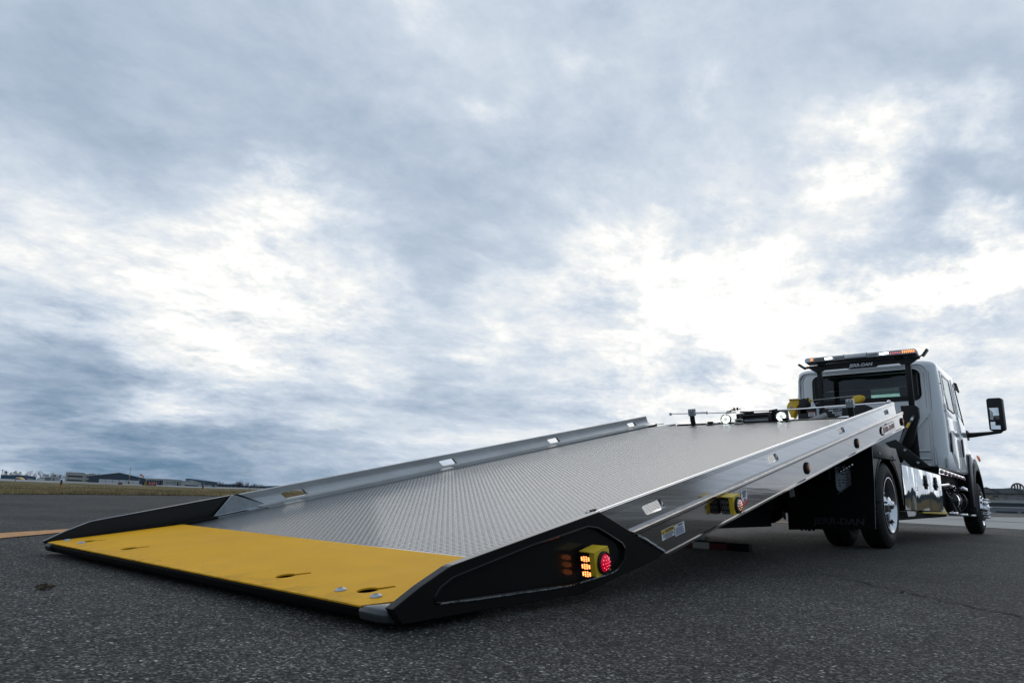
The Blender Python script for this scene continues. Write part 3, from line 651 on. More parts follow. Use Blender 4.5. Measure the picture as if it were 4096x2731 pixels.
# ---- light pylon
YL = 8.9
def pyl(x0, x1, z0, z1): mb = MB(); mb.box(x0, x1, YL, YL+.06, z0, z1); return mb.build('pylon_post', black, T, bevel=.003)
pyl(-.262, -.205, 1.30, 2.285); pyl(.842, .905, 1.66, 2.275)
pb = [(-.40, 2.296), (-.40, 2.272), (-.36, 2.262), (-.27, 2.198), (-.20, 2.198), (-.15, 2.222), (.14, 2.222), (.17, 2.205), (.50, 2.205), (.53, 2.225), (.78, 2.228), (.80, 2.205), (.915, 2.205), (1.02, 2.272), (1.03, 2.288), (.95, 2.300), (.3, 2.31)]
pb = [(x, z+.012) for x, z in pb]
mb = MB(); mb.prism([(x, YL-.012, z) for x, z in pb], (0, .010, 0)); mb.box(-.39, 1.01, YL-.002, YL+.08, 2.288, 2.300); bmx = mb.build('pylon_beam', black, T)
text('lettering', 'JERR-DAN', tw, bmx, (.315, YL-.015, 2.262), XB, (0, 0, 1), .060, .002, bold=.03, shear=.2, width=.30)
# light bar
lbz0, lbz1 = 2.335, 2.402
mb = MB(); mb.prism([(-.37, YL-.10, lbz0+.004), (.99, YL-.10, lbz0-.012), (1.01, YL+.12, lbz0-.012), (-.39, YL+.12, lbz0+.004)], (0, 0, .016)); lbar = mb.build('light_bar', plastic, T, bevel=.004)
def lbx(t_): return -.385+t_*1.39
def lbzz(t_): return .018-.030*t_*0+lbz0-.004-.012*t_
segs = [(0, .055, 'lens_end', lensclear), (.055, .085, 'amber', None), (.093, .185, 'dots', None), (.195, .265, 'white', None), (.272, .375, 'oval', None), (.380, .575, 'mid', None), (.585, .680, 'oval', None), (.690, .770, 'white', None), (.778, .872, 'pink', None), (.880, .99, 'amber', None)]
mb = MB(); ring = []
for y_, dz0, dz1 in ((YL-.105, 0, .050), ):
    pass
mb.prism([(lbx(0), YL-.10, lbzz(0)), (lbx(0)-.004, YL-.098, lbzz(0)+.04), (lbx(0)+.012, YL-.08, lbzz(0)+.068), (lbx(1)-.02, YL-.08, lbzz(1)+.068), (lbx(1)+.004, YL-.098, lbzz(1)+.04), (lbx(1), YL-.10, lbzz(1))], (0, .20, 0)); mb.build('bar_lens', lensclear, lbar, bevel=.006)
yf = YL-.108
for a, c, kd, _ in segs:
    x0, x1 = lbx(a), lbx(c); z = lbzz((a+c)/2)
    if kd in ('amber', 'white', 'dots', 'pink'):
        m_ = {'amber': mat('amber_led_bar', (1, .4, .1), .3, emit=(1, .36, .10), es=2.6), 'white': whitehot, 'dots': plastic, 'pink': pinkdim}[kd]
        mb = MB(); n_ = {'amber': 3 if a < .5 else 7, 'white': 4, 'dots': 6, 'pink': 6}[kd]
        mb_ = MB(); mb_.box(x0, x1, yf+.002, yf+.006, z+.010, z+.056); hb = mb_.build('module', lensgrey if kd != 'white' else lensclear, lbar, bevel=.001)
        for i in range(n_):
            xx = x0+(x1-x0)*(i+.5)/n_; w_ = (x1-x0)/n_*.34
            if kd == 'white': mb.box(xx-w_*1.2, xx+w_*1.2, yf, yf+.004, z+.018, z+.044)
            else:
                for j in range(3 if kd != 'pink' else 2): mb.box(xx-w_*.8, xx+w_*.8, yf, yf+.004, z+.016+j*.013, z+.023+j*.013)
        mb.build('led', m_, hb)
    elif kd == 'oval':
        mb = MB(); mb.box(x0+.01, x1-.01, yf, yf+.006, z+.014, z+.054); mb.build('reflector', lensgrey, lbar, bevel=.005)
    elif kd == 'mid':
        mb = MB(); mb.box(x0, x1, yf-.002, yf+.006, z+.006, z+.062); mb.build('centre_cover', mat('silver_cover', (.55, .56, .57), .3, .7, .1, 30), lbar, bevel=.002)
        for xx in (x0-.012, x1+.004):
            mb = MB(); mb.box(xx, xx+.010, yf-.003, yf+.006, z+.000, z+.068); mb.build('joint_strip', lensgrey, lbar)
for x in (-.19, .78):
    mb = MB(); mb.box(x-.04, x+.04, YL-.06, YL+.06, 2.302, 2.334); mb.build('bar_foot', black, lbar)
# spot lamps at the beam ends
for x, sg_ in ((-.455, -1), (1.085, 1)):
    c = Vector((x, YL, 2.325+(.0 if sg_ < 0 else .035)-.01)); ax = Vector((sg_*.50, -.15, .80)).normalized(); sd_ = Vector((sg_*.9, .1, -.45)).normalized()
    ax = Vector((sg_*-.62, 0, .55)).normalized() if sg_ < 0 else Vector((.55, 0, .80)).normalized()
    nrm = Vector((ax.z, 0, -ax.x))*sg_
    nrm = Vector((abs(ax.z)*sg_, -.25, -abs(ax.x)*1.0)).normalized()
    tdir = Vector((-nrm.z*sg_ if sg_ > 0 else nrm.z*-1*-1, 0, abs(nrm.x))).normalized()
    if sg_ < 0: tdir = Vector((-.78, 0, .62)); nrm = Vector((-.6, -.15, -.78)).normalized()
    else: tdir = Vector((.60, 0, .80)); nrm = Vector((.76, -.3, -.57)).normalized()
    mb = MB(); mb.obox(c, tdir*.055, Vector((0, 1, 0))*.04, nrm*.014); sl = mb.build('spot_lamp', plastic, T, bevel=.006)
    mb = MB(); mb.obox(c+nrm*.016, tdir*.046, Vector((0, 1, 0))*.032, nrm*.003); mb.build('lens', lensgrey, sl)
    mb = MB(); mb.tube([c-tdir*.03-nrm*.01, c-tdir*.055-Vector((sg_*.03, 0, .0)), Vector((-.39 if sg_ < 0 else 1.015, YL, 2.29))], .010, 8); mb.build('swivel', galv, sl, smooth=True)
# pylon foot box, gas strut, brace
mb = MB(); mb.prism([(.755, YL-.06, 1.675), (.92, YL-.06, 1.675), (.955, YL-.06, 1.645), (.955, YL-.06, 1.52), (.92, YL-.06, 1.42), (.86, YL-.06, 1.20), (.70, YL-.06, .95), (.60, YL-.06, .95), (.78, YL-.06, 1.42), (.765, YL-.06, 1.55)], (0, .09, 0)); mb.build('pylon_foot', black, T, bevel=.006)
mb = MB(); mb.box(.80, .90, YL+.05, YL+.09, .85, 1.66); mb.build('pylon_leg', black, T, bevel=.004)
mb = MB(); mb.tube([(.72, YL-.14, 1.16), (.80, YL-.10, 1.35), (.905, YL-.08, 1.535)], .017, 12); st = mb.build('strut', mat('strut_grey', (.10, .10, .105), .4), T, smooth=True)
mb = MB(); mb.obox((.835, YL-.125, 1.415), Vector((.24, .04, .42)).normalized()*.035, Vector((1, 0, -.55)).normalized()*.016, (0, .004, 0)); mb.build('yellow_tag', stickery, st)
mb = MB(); mb.obox((.885, YL-.11, 1.495), Vector((.24, .04, .42)).normalized()*.02, Vector((1, 0, -.55)).normalized()*.014, (0, .004, 0)); mb.build('white_tag', sticker, st)
mb = MB(); mb.prism([(.60, 8.55, 1.18), (.72, 8.55, 1.22), (1.16, 8.55, .80), (1.10, 8.55, .76), (.98, 8.55, .76)], (0, .05, 0)); mb.build('brace', black, T, bevel=.003)
for p in ((.82, 8.54, 1.085), (.95, 8.54, .93)):
    mb = MB(); mb.lathe([(0, .017), (.005, .016), (.006, .0001)], p, (0, -1, 0), 12); mb.build('bolt', galv, T)
# ---- chassis, axle, springs
mb = MB(); mb.box(-.40, -.30, 3.9, 12.4, .52, .74); mb.box(.36, .46, 3.9, 12.4, .52, .74)
for y in (4.2, 5.1, 6.6, 7.6, 8.8, 10.2): mb.box(-.30, .36, y-.04, y+.04, .56, .70)
mb.build('frame_rails', dull, T)
mb = MB(); mb.box(-.95, -.20, 3.95, 6.4, .745, .80)
mb.box(.25, 1.0, 4.9, 6.4, .86, .90); mb.box(-1.0, .95, 4.86, 4.90, .60, .88); mb.box(-.90, .70, 6.9, 8.5, .52, .86); mb.build('subframe', dull, T)
# tilt cylinders, hoses
mb = MB()
for x in (-.22, .28): mb.tube([(x, 8.3, .70), (x, 6.3, .62), (x, 5.0, .66)], .05, 12)
for i in range(6):
    x = -.35+i*.14; mb.tube([(x, 5.0, .62), (x+.03, 5.6, .50+.03*sin(i*2)), (x-.02, 6.4, .56), (x, 8.0, .55)], .014, 6)
mb.build('hydraulic_lines', dull, T, smooth=True)
AX = 5.86; AZ = GZ+.375
mb = MB(); mb.tube([(-.9, AX, AZ), (-.35, AX, AZ), (-.22, AX, AZ), (.30, AX, AZ), (.42, AX, AZ), (1.0, AX, AZ)], [.055, .06, .09, .09, .06, .055], 16)
mb.lathe([(-.17, .02), (-.16, .10), (-.09, .19), (0, .215), (.08, .20), (.15, .12), (.17, .02)], (.06, AX-.02, AZ), (0, -1, 0), 28)
mb.tube([(.06, AX-.06, AZ-.22), (.06, AX-.06, AZ-.235)], .018, 8); mb.build('rear_axle', dull, T, smooth=True)
for x in (-.36, .44):
    mb = MB()
    for k in range(6):
        hw = .62-k*.08; mb.add([(x-.04, AX-hw, .345-k*.016+.04*hw), (x+.04, AX-hw, .345-k*.016+.04*hw), (x+.04, AX, .315-k*.016), (x-.04, AX, .315-k*.016), (x+.04, AX+hw, .345-k*.016+.04*hw), (x-.04, AX+hw, .345-k*.016+.04*hw), (x-.04, AX-hw, .331-k*.016+.04*hw), (x+.04, AX-hw, .331-k*.016+.04*hw), (x+.04, AX, .300-k*.016), (x-.04, AX, .300-k*.016), (x+.04, AX+hw, .331-k*.016+.04*hw), (x-.04, AX+hw, .331-k*.016+.04*hw)],
                           [(0, 1, 2, 3), (3, 2, 4, 5), (6, 9, 8, 7), (9, 11, 10, 8), (0, 3, 9, 6), (1, 7, 8, 2), (3, 5, 11, 9), (2, 8, 10, 4), (0, 6, 7, 1), (5, 4, 10, 11)])
    mb.box(x-.06, x+.06, AX-.10, AX+.10, .20, .235)
    for dx in (-.035, .035):
        for dy in (-.06, .06): mb.tube([(x+dx, AX+dy, .34), (x+dx, AX+dy, .150)], .013, 8)
    mb.build('leaf_spring', dull, T)
for x in (-.20, .26):
    mb = MB(); mb.lathe([(-.13, .05), (-.12, .11), (-.06, .13), (0, .115), (.06, .13), (.12, .11), (.13, .05)], (x, 5.25, .46), (0, 0, 1), 20); mb.build('air_spring', dull, T, smooth=True)
# ---- wheels
def tyre(name, c, w, R, parent, rin=.235, nseg=96):
    prof = [(-w/2+.02, rin), (-w/2, rin+.03), (-w/2-.004, (R+rin)/2), (-w/2+.006, R-.04), (-w/2+.022, R-.010), (-w/2+.03, R-.002)]
    g = []; nb = 5; x0, x1 = -w/2+.034, w/2-.034
    for k in range(nb):
        a = x0+(x1-x0)*k/nb; b_ = x0+(x1-x0)*(k+1)/nb; gw = .0035
        g += [(a+gw, R), (b_-gw, R)]
        if k < nb-1: g += [(b_-gw+.0005, R-.010), (b_+gw-.0005, R-.010)]
    prof += g+[(w/2-.03, R-.002), (w/2-.022, R-.010), (w/2-.006, R-.04), (w/2+.004, (R+rin)/2), (w/2, rin+.03), (w/2-.02, rin)]
    def rm(i, k, r):
        if r > R-.004: return r-(.0075 if k % 4 == 0 else 0)
        if r > R-.012 and (k % 4 == 0): return r-.006
        if abs(r-(R+rin)/2) < .02: return r
        return r
    mb = MB(); mb.lathe(prof, c, XB, nseg*2, rm); return mb.build(name, rubber, parent, smooth=True)
def wheel(x, y, w, R, outer, sgn, nm, holes=8):
    c = Vector((x, y, GZ+R)); t_ = tyre(nm, c, w, R, T)
    S = Vector((sgn, 0, 0))
    if outer == 'dish':
        prof = [(w/2-.01, .236), (w/2+.004, .246), (w/2+.004, .238), (w/2-.012, .226), (w/2-.05, .212), (.01, .200), (-.02, .190), (-.03, .165), (-.03, .10), (.0, .098)]
        mb = MB(); mb.lathe(prof, c, S, 56); rm_ = mb.build('rim', rimal, t_, smooth=True)
        mb = MB(); mb.lathe([(-.03, .155), (-.005, .150), (.02, .125), (.05, .09), (.075, .075), (.095, .070), (.105, .055), (.108, .0001)], c, S, 40); mb.build('hub_cap', chrome, rm_, smooth=True)
        mb = MB(); mb.lathe([(.10, .04), (.12, .036), (.13, .028), (.135, .0001)], c, S, 16); mb.build('hub_nut', chrome, rm_, smooth=True)
        for k in range(8):
            a = 2*pi*k/8+.2; p = c+S*.046+Vector((0, cos(a), sin(a)))*.122
            mb = MB(); mb.lathe([(-.03, .012), (.0, .012), (.006, .006), (.006, .0001)], p, S, 8); mb.build('lug_nut', chrome, rm_, smooth=True)
        a = -.75; p = c+S*.075+Vector((0, cos(a), sin(a)))*.2085
        # maker mark on the rim barrel: white triangle sticker with black figure
        nrm = -Vector((0, cos(a), sin(a))); tg = Vector((0, -sin(a), cos(a)))
        mb = MB(); q = c+S*.07+Vector((0, cos(a), sin(a)))*.209
        mb.add([q-S*.03-tg*.022, q+S*.03-tg*.022, q+S*.0+tg*.026], [(0, 1, 2)]); mb.build('rim_sticker', ink, rm_)
    elif outer == 'spikes':
        prof = [(w/2-.01, .236), (w/2+.006, .248), (w/2+.004, .236), (w/2-.02, .222), (w/2-.03, .20), (w/2-.0, .185), (w/2+.03, .15), (w/2+.035, .12), (w/2+.035, .11), (w/2+.075, .105), (w/2+.085, .06), (w/2+.085, .0001)]
        mb = MB(); mb.lathe(prof, c, S, 56); rm_ = mb.build('rim', chrome, t_, smooth=True)
        for k in range(10):
            a = 2*pi*k/10+.1; d = Vector((0, cos(a), sin(a)))
            mb = MB(); mb.lathe([(w/2+.022, .0001), (w/2+.0225, .018), (w/2+.012, .0185), (w/2+.01, .0001)], c+d*.172, (S+d*.45).normalized() if False else S, 14); mb.build('hand_hole', ink, rm_)
            mb = MB(); mb.lathe([(w/2+.02, .018), (w/2+.05, .018), (w/2+.055, .014), (w/2+.065, .016), (w/2+.085, .012), (w/2+.115, .0001)], c+d*.135, S, 12); mb.build('lug_nut_spike', chrome, rm_, smooth=True)
    else:
        mb = MB(); mb.lathe([(-w/2, .236), (-w/2+.02, .22), (w/2-.03, .21), (w/2-.03, .05)], c, S, 32); mb.build('rim', dull, t_, smooth=True)
    return t_
wheel(1.068, 5.86, .205, .375, 'dish', 1, 'rear_wheel'); wheel(.745, 5.86, .205, .375, '', 1, 'rear_wheel'); 
wheel(-.74, 5.86, .205, .375, '', -1, 'rear_wheel'); wheel(-1.06, 5.86, .205, .375, 'dish', -1, 'rear_wheel')
wheel(1.09, 11.62, .215, .375, 'spikes', 1, 'front_wheel'); wheel(-.75, 11.62, .215, .375, 'spikes', -1, 'front_wheel')
mb = MB(); mb.tube([(-.7, 11.62, .36), (1.0, 11.62, .36)], .05, 10); mb.build('front_axle', dull, T, smooth=True)
# ---- mud guard panel with lever window
YF = 5.16
mb = MB(); mb.prism([(.50, YF, .175), (1.195, YF, .215), (1.215, YF, .60), (1.218, YF, .885), (.50, YF, .885)], (0, .012, 0)); fl = mb.build('mud_guard', dull, T)
mc = MB(); mc.prism([(.915, YF-.1, .72), (1.035, YF-.1, .74), (1.035, YF-.1, .570), (.928, YF-.1, .488), (.915, YF-.1, .55)], (0, .3, 0)); cut(fl, mc)
mb = MB(); mb.tube([(.915, YF-.003, .73), (1.036, YF-.003, .73), (1.037, YF-.003, .570), (.926, YF-.003, .486)], .0035, 6); mb.build('window_trim', galv, fl, smooth=True)
mb = MB(); mb.tube([(1.197, YF-.002, .218), (1.217, YF-.002, .60), (1.220, YF-.002, .886)], .0026, 6); mb.build('edge_trim', galv, fl, smooth=True)
dkl = mat('dark_grey_raised_letters', (.045, .047, .048), .45)
text('lettering', 'JERR-DAN', dkl, fl, (.918, YF-.003, .262), (1, 0, .012), (0, 0, 1), .072, .006, bold=.03, shear=.12, width=.41)
mb = MB(); mb.lathe([(0, .009), (.005, .008), (.006, .0001)], (1.165, YF, .865), (0, -1, 0), 12); mb.build('bolt', galv, fl)
# placard and levers inside the window
mb = MB(); mb.prism([(.895, YF+.05, .72), (1.01, YF+.05, .72), (1.025, YF+.05, .565), (.935, YF+.05, .500), (.895, YF+.05, .55)], (0, .003, 0)); pc = mb.build('instruction_placard', mat('bright_placard', (.82, .86, .92), .3, 0), T)
mb = MB()
for i in range(7):
    for j in range(3):
        if random.random() < .8: 
            x_ = .925+j*.030; z_ = .70-i*.024+.0*j
            if z_ > .50+ (1.0-x_)*.25: mb.box(x_, x_+.020, YF+.047, YF+.050, z_, z_+.008)
mb.build('small_print', inkb, pc)
for i in range(5):
    p1 = Vector((.985+i*.022, YF-.09-.012*i*0, .672+i*.0135)); p0 = Vector((.90+i*.008, YF+.10, .69+i*.010))
    mb = MB(); mb.tube([p0, p0.lerp(p1, .5)+Vector((0, 0, .004)), p1], .0065, 8); lv = mb.build('control_lever', chrome, T, smooth=True); ball(p1, .0165, lv)
# lamp housing, mirror plate and red lamp under the bed
mb = MB(); mb.box(-.30, .60, 5.05, 5.15, .435, .60); mb.build('rear_light_bar', dull, T)
mb = MB(); mb.prism([(.566, 5.02, .545), (.602, 5.02, .560), (.610, 5.02, .460), (.574, 5.02, .448)], (0, .02, 0)); mb.build('number_plate', mat('pale_plate', (.62, .62, .58), .35, .2), T)
mb = MB(); mb.lathe([(0, .024), (.008, .022), (.012, .0001)], (.50, 5.05, .518), (0, -1, 0), 18); mb.build('red_lamp', mat('red_lamp_lit', (.5, 0, .02), .3, emit=(.9, .0, .03), es=1.1), T, smooth=True)
mb = MB(); mb.prism([(.43, 5.22, .33), (.455, 5.22, .335), (.46, 5.22, .255), (.44, 5.22, .265), (.428, 5.22, .29)], (0, .01, 0)); mb.build('polished_tab', chrome, T)
mb = MB(); mb.box(.195, .245, 5.2, 5.24, .285, .297); mb.build('polished_tab', chrome, T)
# underlift crossbar with reflective tape and yellow dolly steps
YX = 4.0
mb = MB(); mb.box(-.42, .60, YX+.0, YX+.07, .035, .096); ub = mb.build('underlift_crossbar', dull, T, bevel=.003)
mb = MB(); mb.box(.155, .290, YX-.003, YX, .040, .088); mb.build('reflective_tape', lime, ub)
mb = MB(); mb.box(.291, .430, YX-.003, YX, .038, .086); mb.build('reflective_tape', red, ub)
mb = MB(); mb.box(-.4, .153, YX-.003, YX, .040, .088); mb.build('reflective_tape', red, ub)
mb = MB(); mb.box(.190, .232, YX+.0, YX+.05, .108, .185); mb.build('pivot_block', galv, ub)
mb = MB(); mb.prism([(.20, YX-.01, .212), (.245, YX-.01, .212), (.262, YX-.01, .262), (.25, YX-.01, .265)], (0, .06, 0)); mb.prism([(.285, YX+.2, .262), (.325, YX+.2, .262), (.345, YX+.2, .30), (.33, YX+.2, .30)], (0, .05, 0)); mb.build('yellow_step', yellowp, T)
mb = MB(); mb.box(.12, .30, YX+.02, YX+1.3, .19, .40); mb.build('underlift_boom', dull, T)
# ---- rear fender and polished toolbox
XT = 1.175
mb = MB(); pts = []
for k in range(15):
    a = pi*(.99-k/14*.98); pts.append((AX+.50*cos(a), GZ+.375+.455*sin(a)))
inner = [(y, z) for y, z in pts]
outer_ = [(5.42, GZ+.375), (5.42, .895), (6.40, .935), (6.43, .80), (6.43, .36)]
mb.loft([[(.55, AX+.52*cos(pi*(.97-k/14*.94)), GZ+.36+.465*sin(pi*(.97-k/14*.94))) for k in range(15)], [(XT, AX+.52*cos(pi*(.97-k/14*.94)), GZ+.36+.465*sin(pi*(.97-k/14*.94))) for k in range(15)]], cap=False)
mb.build('wheel_arch_liner', plastic, T, smooth=True)
mb = MB(); mb.prism([(XT-.005, 5.37, .885), (XT-.005, 5.36, .845)]+[(XT-.005, AX+.50*cos(pi*(.90-k/12*.86)), GZ+.375+.42*sin(pi*(.90-k/12*.86))+.0) for k in range(13)]+[(XT-.005, 6.43, .40), (XT-.005, 6.43, .80), (XT-.005, 6.33, .90), (XT-.005, 6.30, .93), (XT-.005, 6.0, .93)], (-.012, 0, 0)); fd = mb.build('rear_fender', black, T)
mb = MB(); mb.prism([(XT-.50, 5.26, .80), (XT+.02, 5.26, .80), (XT+.025, 5.26, .915), (XT-.50, 5.26, .915)], (0, .9, .018)); mb.build('fender_top', black, T, bevel=.01)
for y in (5.50, 6.02):
    mb = MB(); mb.lathe([(0, .014), (.004, .013), (.008, .006), (.008, .0001)], (XT+.022, y, .832+.01), XB, 14); mb.build('bolt', galv, fd, smooth=True)
def steelpanel(y0, y1, z00, z01, z10, z11, nm):
    mb = MB(); n = 10; vs = []; fs = []
    # gently dented skin
    for i in range(n+1):
        for j in range(n+1):
            t_ = i/n; y = y0+(y1-y0)*t_; zb = z00+(z10-z00)*t_; zt = z01+(z11-z01)*t_; z = zb+(zt-zb)*j/n
            vs.append((XT+.0015*sin(y*9)*sin(z*14+y*3)+.0008*sin(y*23+z*9), y, z))
    for i in range(n):
        for j in range(n): k = i*(n+1)+j; fs.append((k, k+n+1, k+n+2, k+1))
    mb.add(vs, fs); o = mb.build(nm, steel, T, smooth=True); return o
boxb = MB(); boxb.box(.55, XT-.004, 6.47, 8.48, .37, .785); boxb.build('toolbox', plastic, T)
p1 = steelpanel(6.46, 6.985, .372, .800, .370, .792, 'toolbox_panel')
p2 = steelpanel(6.995, 8.50, .370, .792, .362, .778, 'toolbox_door')
mb = MB(); mb.prism([(XT-.6, 6.46, .800), (XT+.002, 6.46, .800), (XT+.002, 8.50, .778), (XT-.6, 8.50, .778)], (0, 0, .004)); mb.build('toolbox_top', black, T)
for y in (7.56, 8.13):
    mb = MB(); z = .667; pts = []
    for k in range(24):
        a = 2*pi*k/24; yy = .052*cos(a); zz = .035*sin(a)+(.042 if sin(a) > 0 else -.042); pts.append((XT+.003, y+yy, z+zz))
    mb.prism(pts, (.010, 0, 0)); lt = mb.build('latch', plastic, p2, bevel=.003)
    mb = MB(); mb.prism([(XT+.014, y-.018, z+.035), (XT+.014, y+.018, z+.035), (XT+.014, y+.024, z-.02), (XT+.014, y, z-.045), (XT+.014, y-.024, z-.02)], (.012, 0, 0)); mb.build('handle', chrome, lt, bevel=.004)
for y, z in ((7.09, .595), (7.09, .57), (8.42, .59), (8.42, .565)):
    mb = MB(); mb.lathe([(0, .008), (.003, .006), (.004, .0001)], (XT+.001, y, z), XB, 10); mb.build('rivet', ink, p2)
mb = MB(); mb.prism([(XT-.01, 7.35, .352), (XT-.01, 7.35, .338), (XT-.01, 8.78, .325), (XT-.01, 8.80, .333), (XT-.01, 8.54, .43), (XT-.01, 8.50, .43), (XT-.01, 8.50, .355)], (-.03, 0, 0)); mb.build('yellow_step', yellowp, T, bevel=.003)
mb = MB(); mb.prism([(XT-.05, 6.75, .36), (XT-.05, 7.25, .355), (XT-.05, 7.12, .31), (XT-.05, 6.80, .305)], (-.01, 0, 0)); mb.build('polished_bracket', chrome, T)
mb = MB(); mb.prism([(.9, 6.3, .36), (.9, 8.4, .34), (.9, 10.6, .345), (.9, 10.4, .28), (.9, 7.6, .255), (.9, 6.7, .255)], (-.5, 0, 0)); mb.build('underbody_tray', dull, T)

# ---- cab
XL, XR, YB, YFr = -.745, 1.155, 9.3, 11.25
def outline(z):
    """plan outline of the cab at height z, rear edge rounded, sides leaning in above the waist"""
    k = max(0, (z-1.45)/.9); ins = .055*k**1.3; low = max(0, (1.05-z)/.2)*.012
    yb = YB+.020*k+low; rr = .13+.03*k; xl = XL+ins; xr = XR-ins
    yf = YFr - max(0, (z-1.45))*.42
    P = []
    for t_ in range(7):
        a = radians(270-90*t_/6); P.append((xl+rr+rr*cos(a), yb+rr+rr*sin(a)))   # rear left, going to left side
    P.append((xl, yf-.12)); P.append((xl+.05, yf-.02)); P.append(((xl+xr)/2-.5, yf+.04)); P.append(((xl+xr)/2+.5, yf+.04)); P.append((xr-.05, yf-.02)); P.append((xr, yf-.12))
    for t_ in range(7):
        a = radians(360-90*t_/6); P.append((xr-rr+rr*cos(a), yb+rr+rr*sin(a)))
    return P
zs = [.885, .90, .95, 1.05, 1.20, 1.35, 1.45, 1.60, 1.80, 2.0, 2.17, 2.262]
rings = [[(x, y, z) for x, y in outline(z)] for z in zs]
cx, cy = (XL+XR)/2, (YB+10.9)/2
base = outline(2.262)
for t_ in range(1, 7):
    a = t_/6*pi/2; ins = .10*(1-cos(a)); zz = 2.262+.085*sin(a)
    R_ = []
    for x, y in base:
        dx = x-cx; dy = y-cy; R_.append((cx+dx*(1-ins/1.0) if abs(dx) > .01 else x, cy+dy*(1-ins/.9), zz))
    rings.append(R_)
crown = [(cx+(x-cx)*.55, cy+(y-cy)*.55, 2.385) for x, y in base]; rings.append(crown)
mb = MB(); mb.loft(rings); cab = mb.build('cab', white, T, smooth=True)
ci = MB()  # hollow the cab, cut the windows
ci.box(XL+.09, XR-.09, YB+.10, 11.02, .98, 2.235)
WX0, WX1, WZ0, WZ1 = -.460, .935, 1.792, 2.226
def rrect(x0, x1, z0, z1, r, n=5):
    P = []
    for (cx_, cz_, a0) in ((x1-r, z1-r, 0), (x0+r, z1-r, 90), (x0+r, z0+r, 180), (x1-r, z0+r, 270)):
        for k in range(n+1):
            a = radians(a0+90*k/n); P.append((cx_+r*cos(a), cz_+r*sin(a)))
    return P
rw = MB(); rw.prism([(x, YB-.1, z) for x, z in rrect(WX0+.07, WX1-.08, WZ0+.055, WZ1-.03, .05)], (0, .35, 0))
wsx = MB(); wsx.prism([(XL+.14, 10.70, 2.15), (XR-.14, 10.70, 2.15), (XR-.10, 10.95, 1.52), (XL+.10, 10.95, 1.52)], (0, .6, 0))
s1 = MB(); s1.prism([(XL-.2, y, z) for y, z in [(9.72, 2.185), (10.28, 2.18), (10.33, 1.70), (9.83, 1.72)]], (XR-XL+.4, 0, 0))
s2 = MB(); s2.prism([(XL-.2, y, z) for y, z in [(10.62, 2.175), (10.78, 2.10), (11.02, 1.62), (10.84, 1.68)]], (XR-XL+.4, 0, 0))
cut(cab, [ci, rw, wsx, s1, s2]); shade(cab, 32)
# rear window frame and glass
fr = rrect(WX0, WX1, WZ0, WZ1, .095, 8); fi = rrect(WX0+.085, WX1-.10, WZ0+.070, WZ1-.035, .03, 8)
def yb_at(z): return YB+.020*max(0, (z-1.45)/.9)
mb = MB(); n = len(fr)
mb.add([(x, yb_at(z)-.004, z) for x, z in fr]+[(x, yb_at(z)-.004, z) for x, z in fi]+[(x, yb_at(z)+.012, z) for x, z in fr]+[(x, yb_at(z)+.012, z) for x, z in fi],
       [(i, (i+1) % n, n+(i+1) % n, n+i) for i in range(n)]+[(2*n+i, 3*n+i, 3*n+(i+1) % n, 2*n+(i+1) % n) for i in range(n)]+[(i, 2*n+i, 2*n+(i+1) % n, (i+1) % n) for i in range(n)]+[(n+i, n+(i+1) % n, 3*n+(i+1) % n, 3*n+i) for i in range(n)])
win = mb.build('rear_window', blackg, cab)
mb = MB(); mb.sheet([(x, yb_at(z)+.006, z) for x, z in fi]); mb.build('pane', tinted, win)
mb = MB(); mb.box(WX0+.03, WX0+.038, YB-.002, YB+.008, WZ0+.08, WZ1-.08); mb.box(WX1-.045, WX1-.03, YB+.002, YB+.010, WZ0+.07, WZ1-.06); mb.build('seal', mat('grey_seal', (.06, .062, .06), .5), win)
mb = MB(); mb.prism([(XL+.12, 10.715, 2.16), (XR-.12, 10.715, 2.16), (XR-.08, 11.06, 1.50), (XL+.08, 11.06, 1.50)], (0, .004, 0)); mb.build('windscreen', windsh, cab)
# interior: seats and console, dark
dk = mat('dark_cab_interior', (.03, .032, .032), .8)
mb = MB()
for x in (-.32, .72):
    for y in (10.35, 9.62):
        mb.box(x-.22, x+.22, y-.06, y+.05, 1.2, 1.88); mb.box(x-.10, x+.10, y-.05, y+.03, 1.90, 2.03)
mb.box(XL+.1, XR-.1, 10.8, 11.0, 1.2, 1.52); mb.box(XL+.095, .02, 10.60, 10.66, 2.0, 2.19); mb.box(XL+.095, XR-.095, YB+.11, 10.64, 2.195, 2.23); mb.build('cab_interior', dk, cab, bevel=.02)
# pressed body lines of the rear panel
def pressed(pts, r=.012, nm='pressed_line', closed=False):
    mb = MB(); mb.tube([(x, yb_at(z)+.010*.15+.0035, z) for x, z in pts], r, 8, closed=closed); o = mb.build(nm, whited, cab, smooth=True)
    mb = MB(); mb.tube([(x+r*.9, yb_at(z)+.0025, z-r*.9) for x, z in pts], r*.35, 6); mb.build('channel_shade', shadec, cab, smooth=True); return o  # dark grey line beside each pressing puts the channel's shade into colour
shadec = mat('channel_shade_grey', (.20, .215, .22), .6)
def arcs(x0, x1, z0, z1, r): 
    P = [(x1, z0)]
    for k in range(8): a = radians(90*k/7); P.append((x1-r+r*cos(a), z1-r+r*sin(a)))
    for k in range(8): a = radians(90+90*k/7); P.append((x0+r+r*cos(a), z1-r+r*sin(a)))
    P.append((x0, z0)); return P
pressed(arcs(XL+.10, XR-.135, .95, 2.285, .12), .014); pressed(arcs(XL+.145, XR-.185, 1.70, 2.262, .10), .010)
pressed([(XR-.165, .90), (XR-.165, 1.62)], .012)
for z in (1.125, 1.022, .935): pressed([(.70, z), (XR-.195, z)], .015)
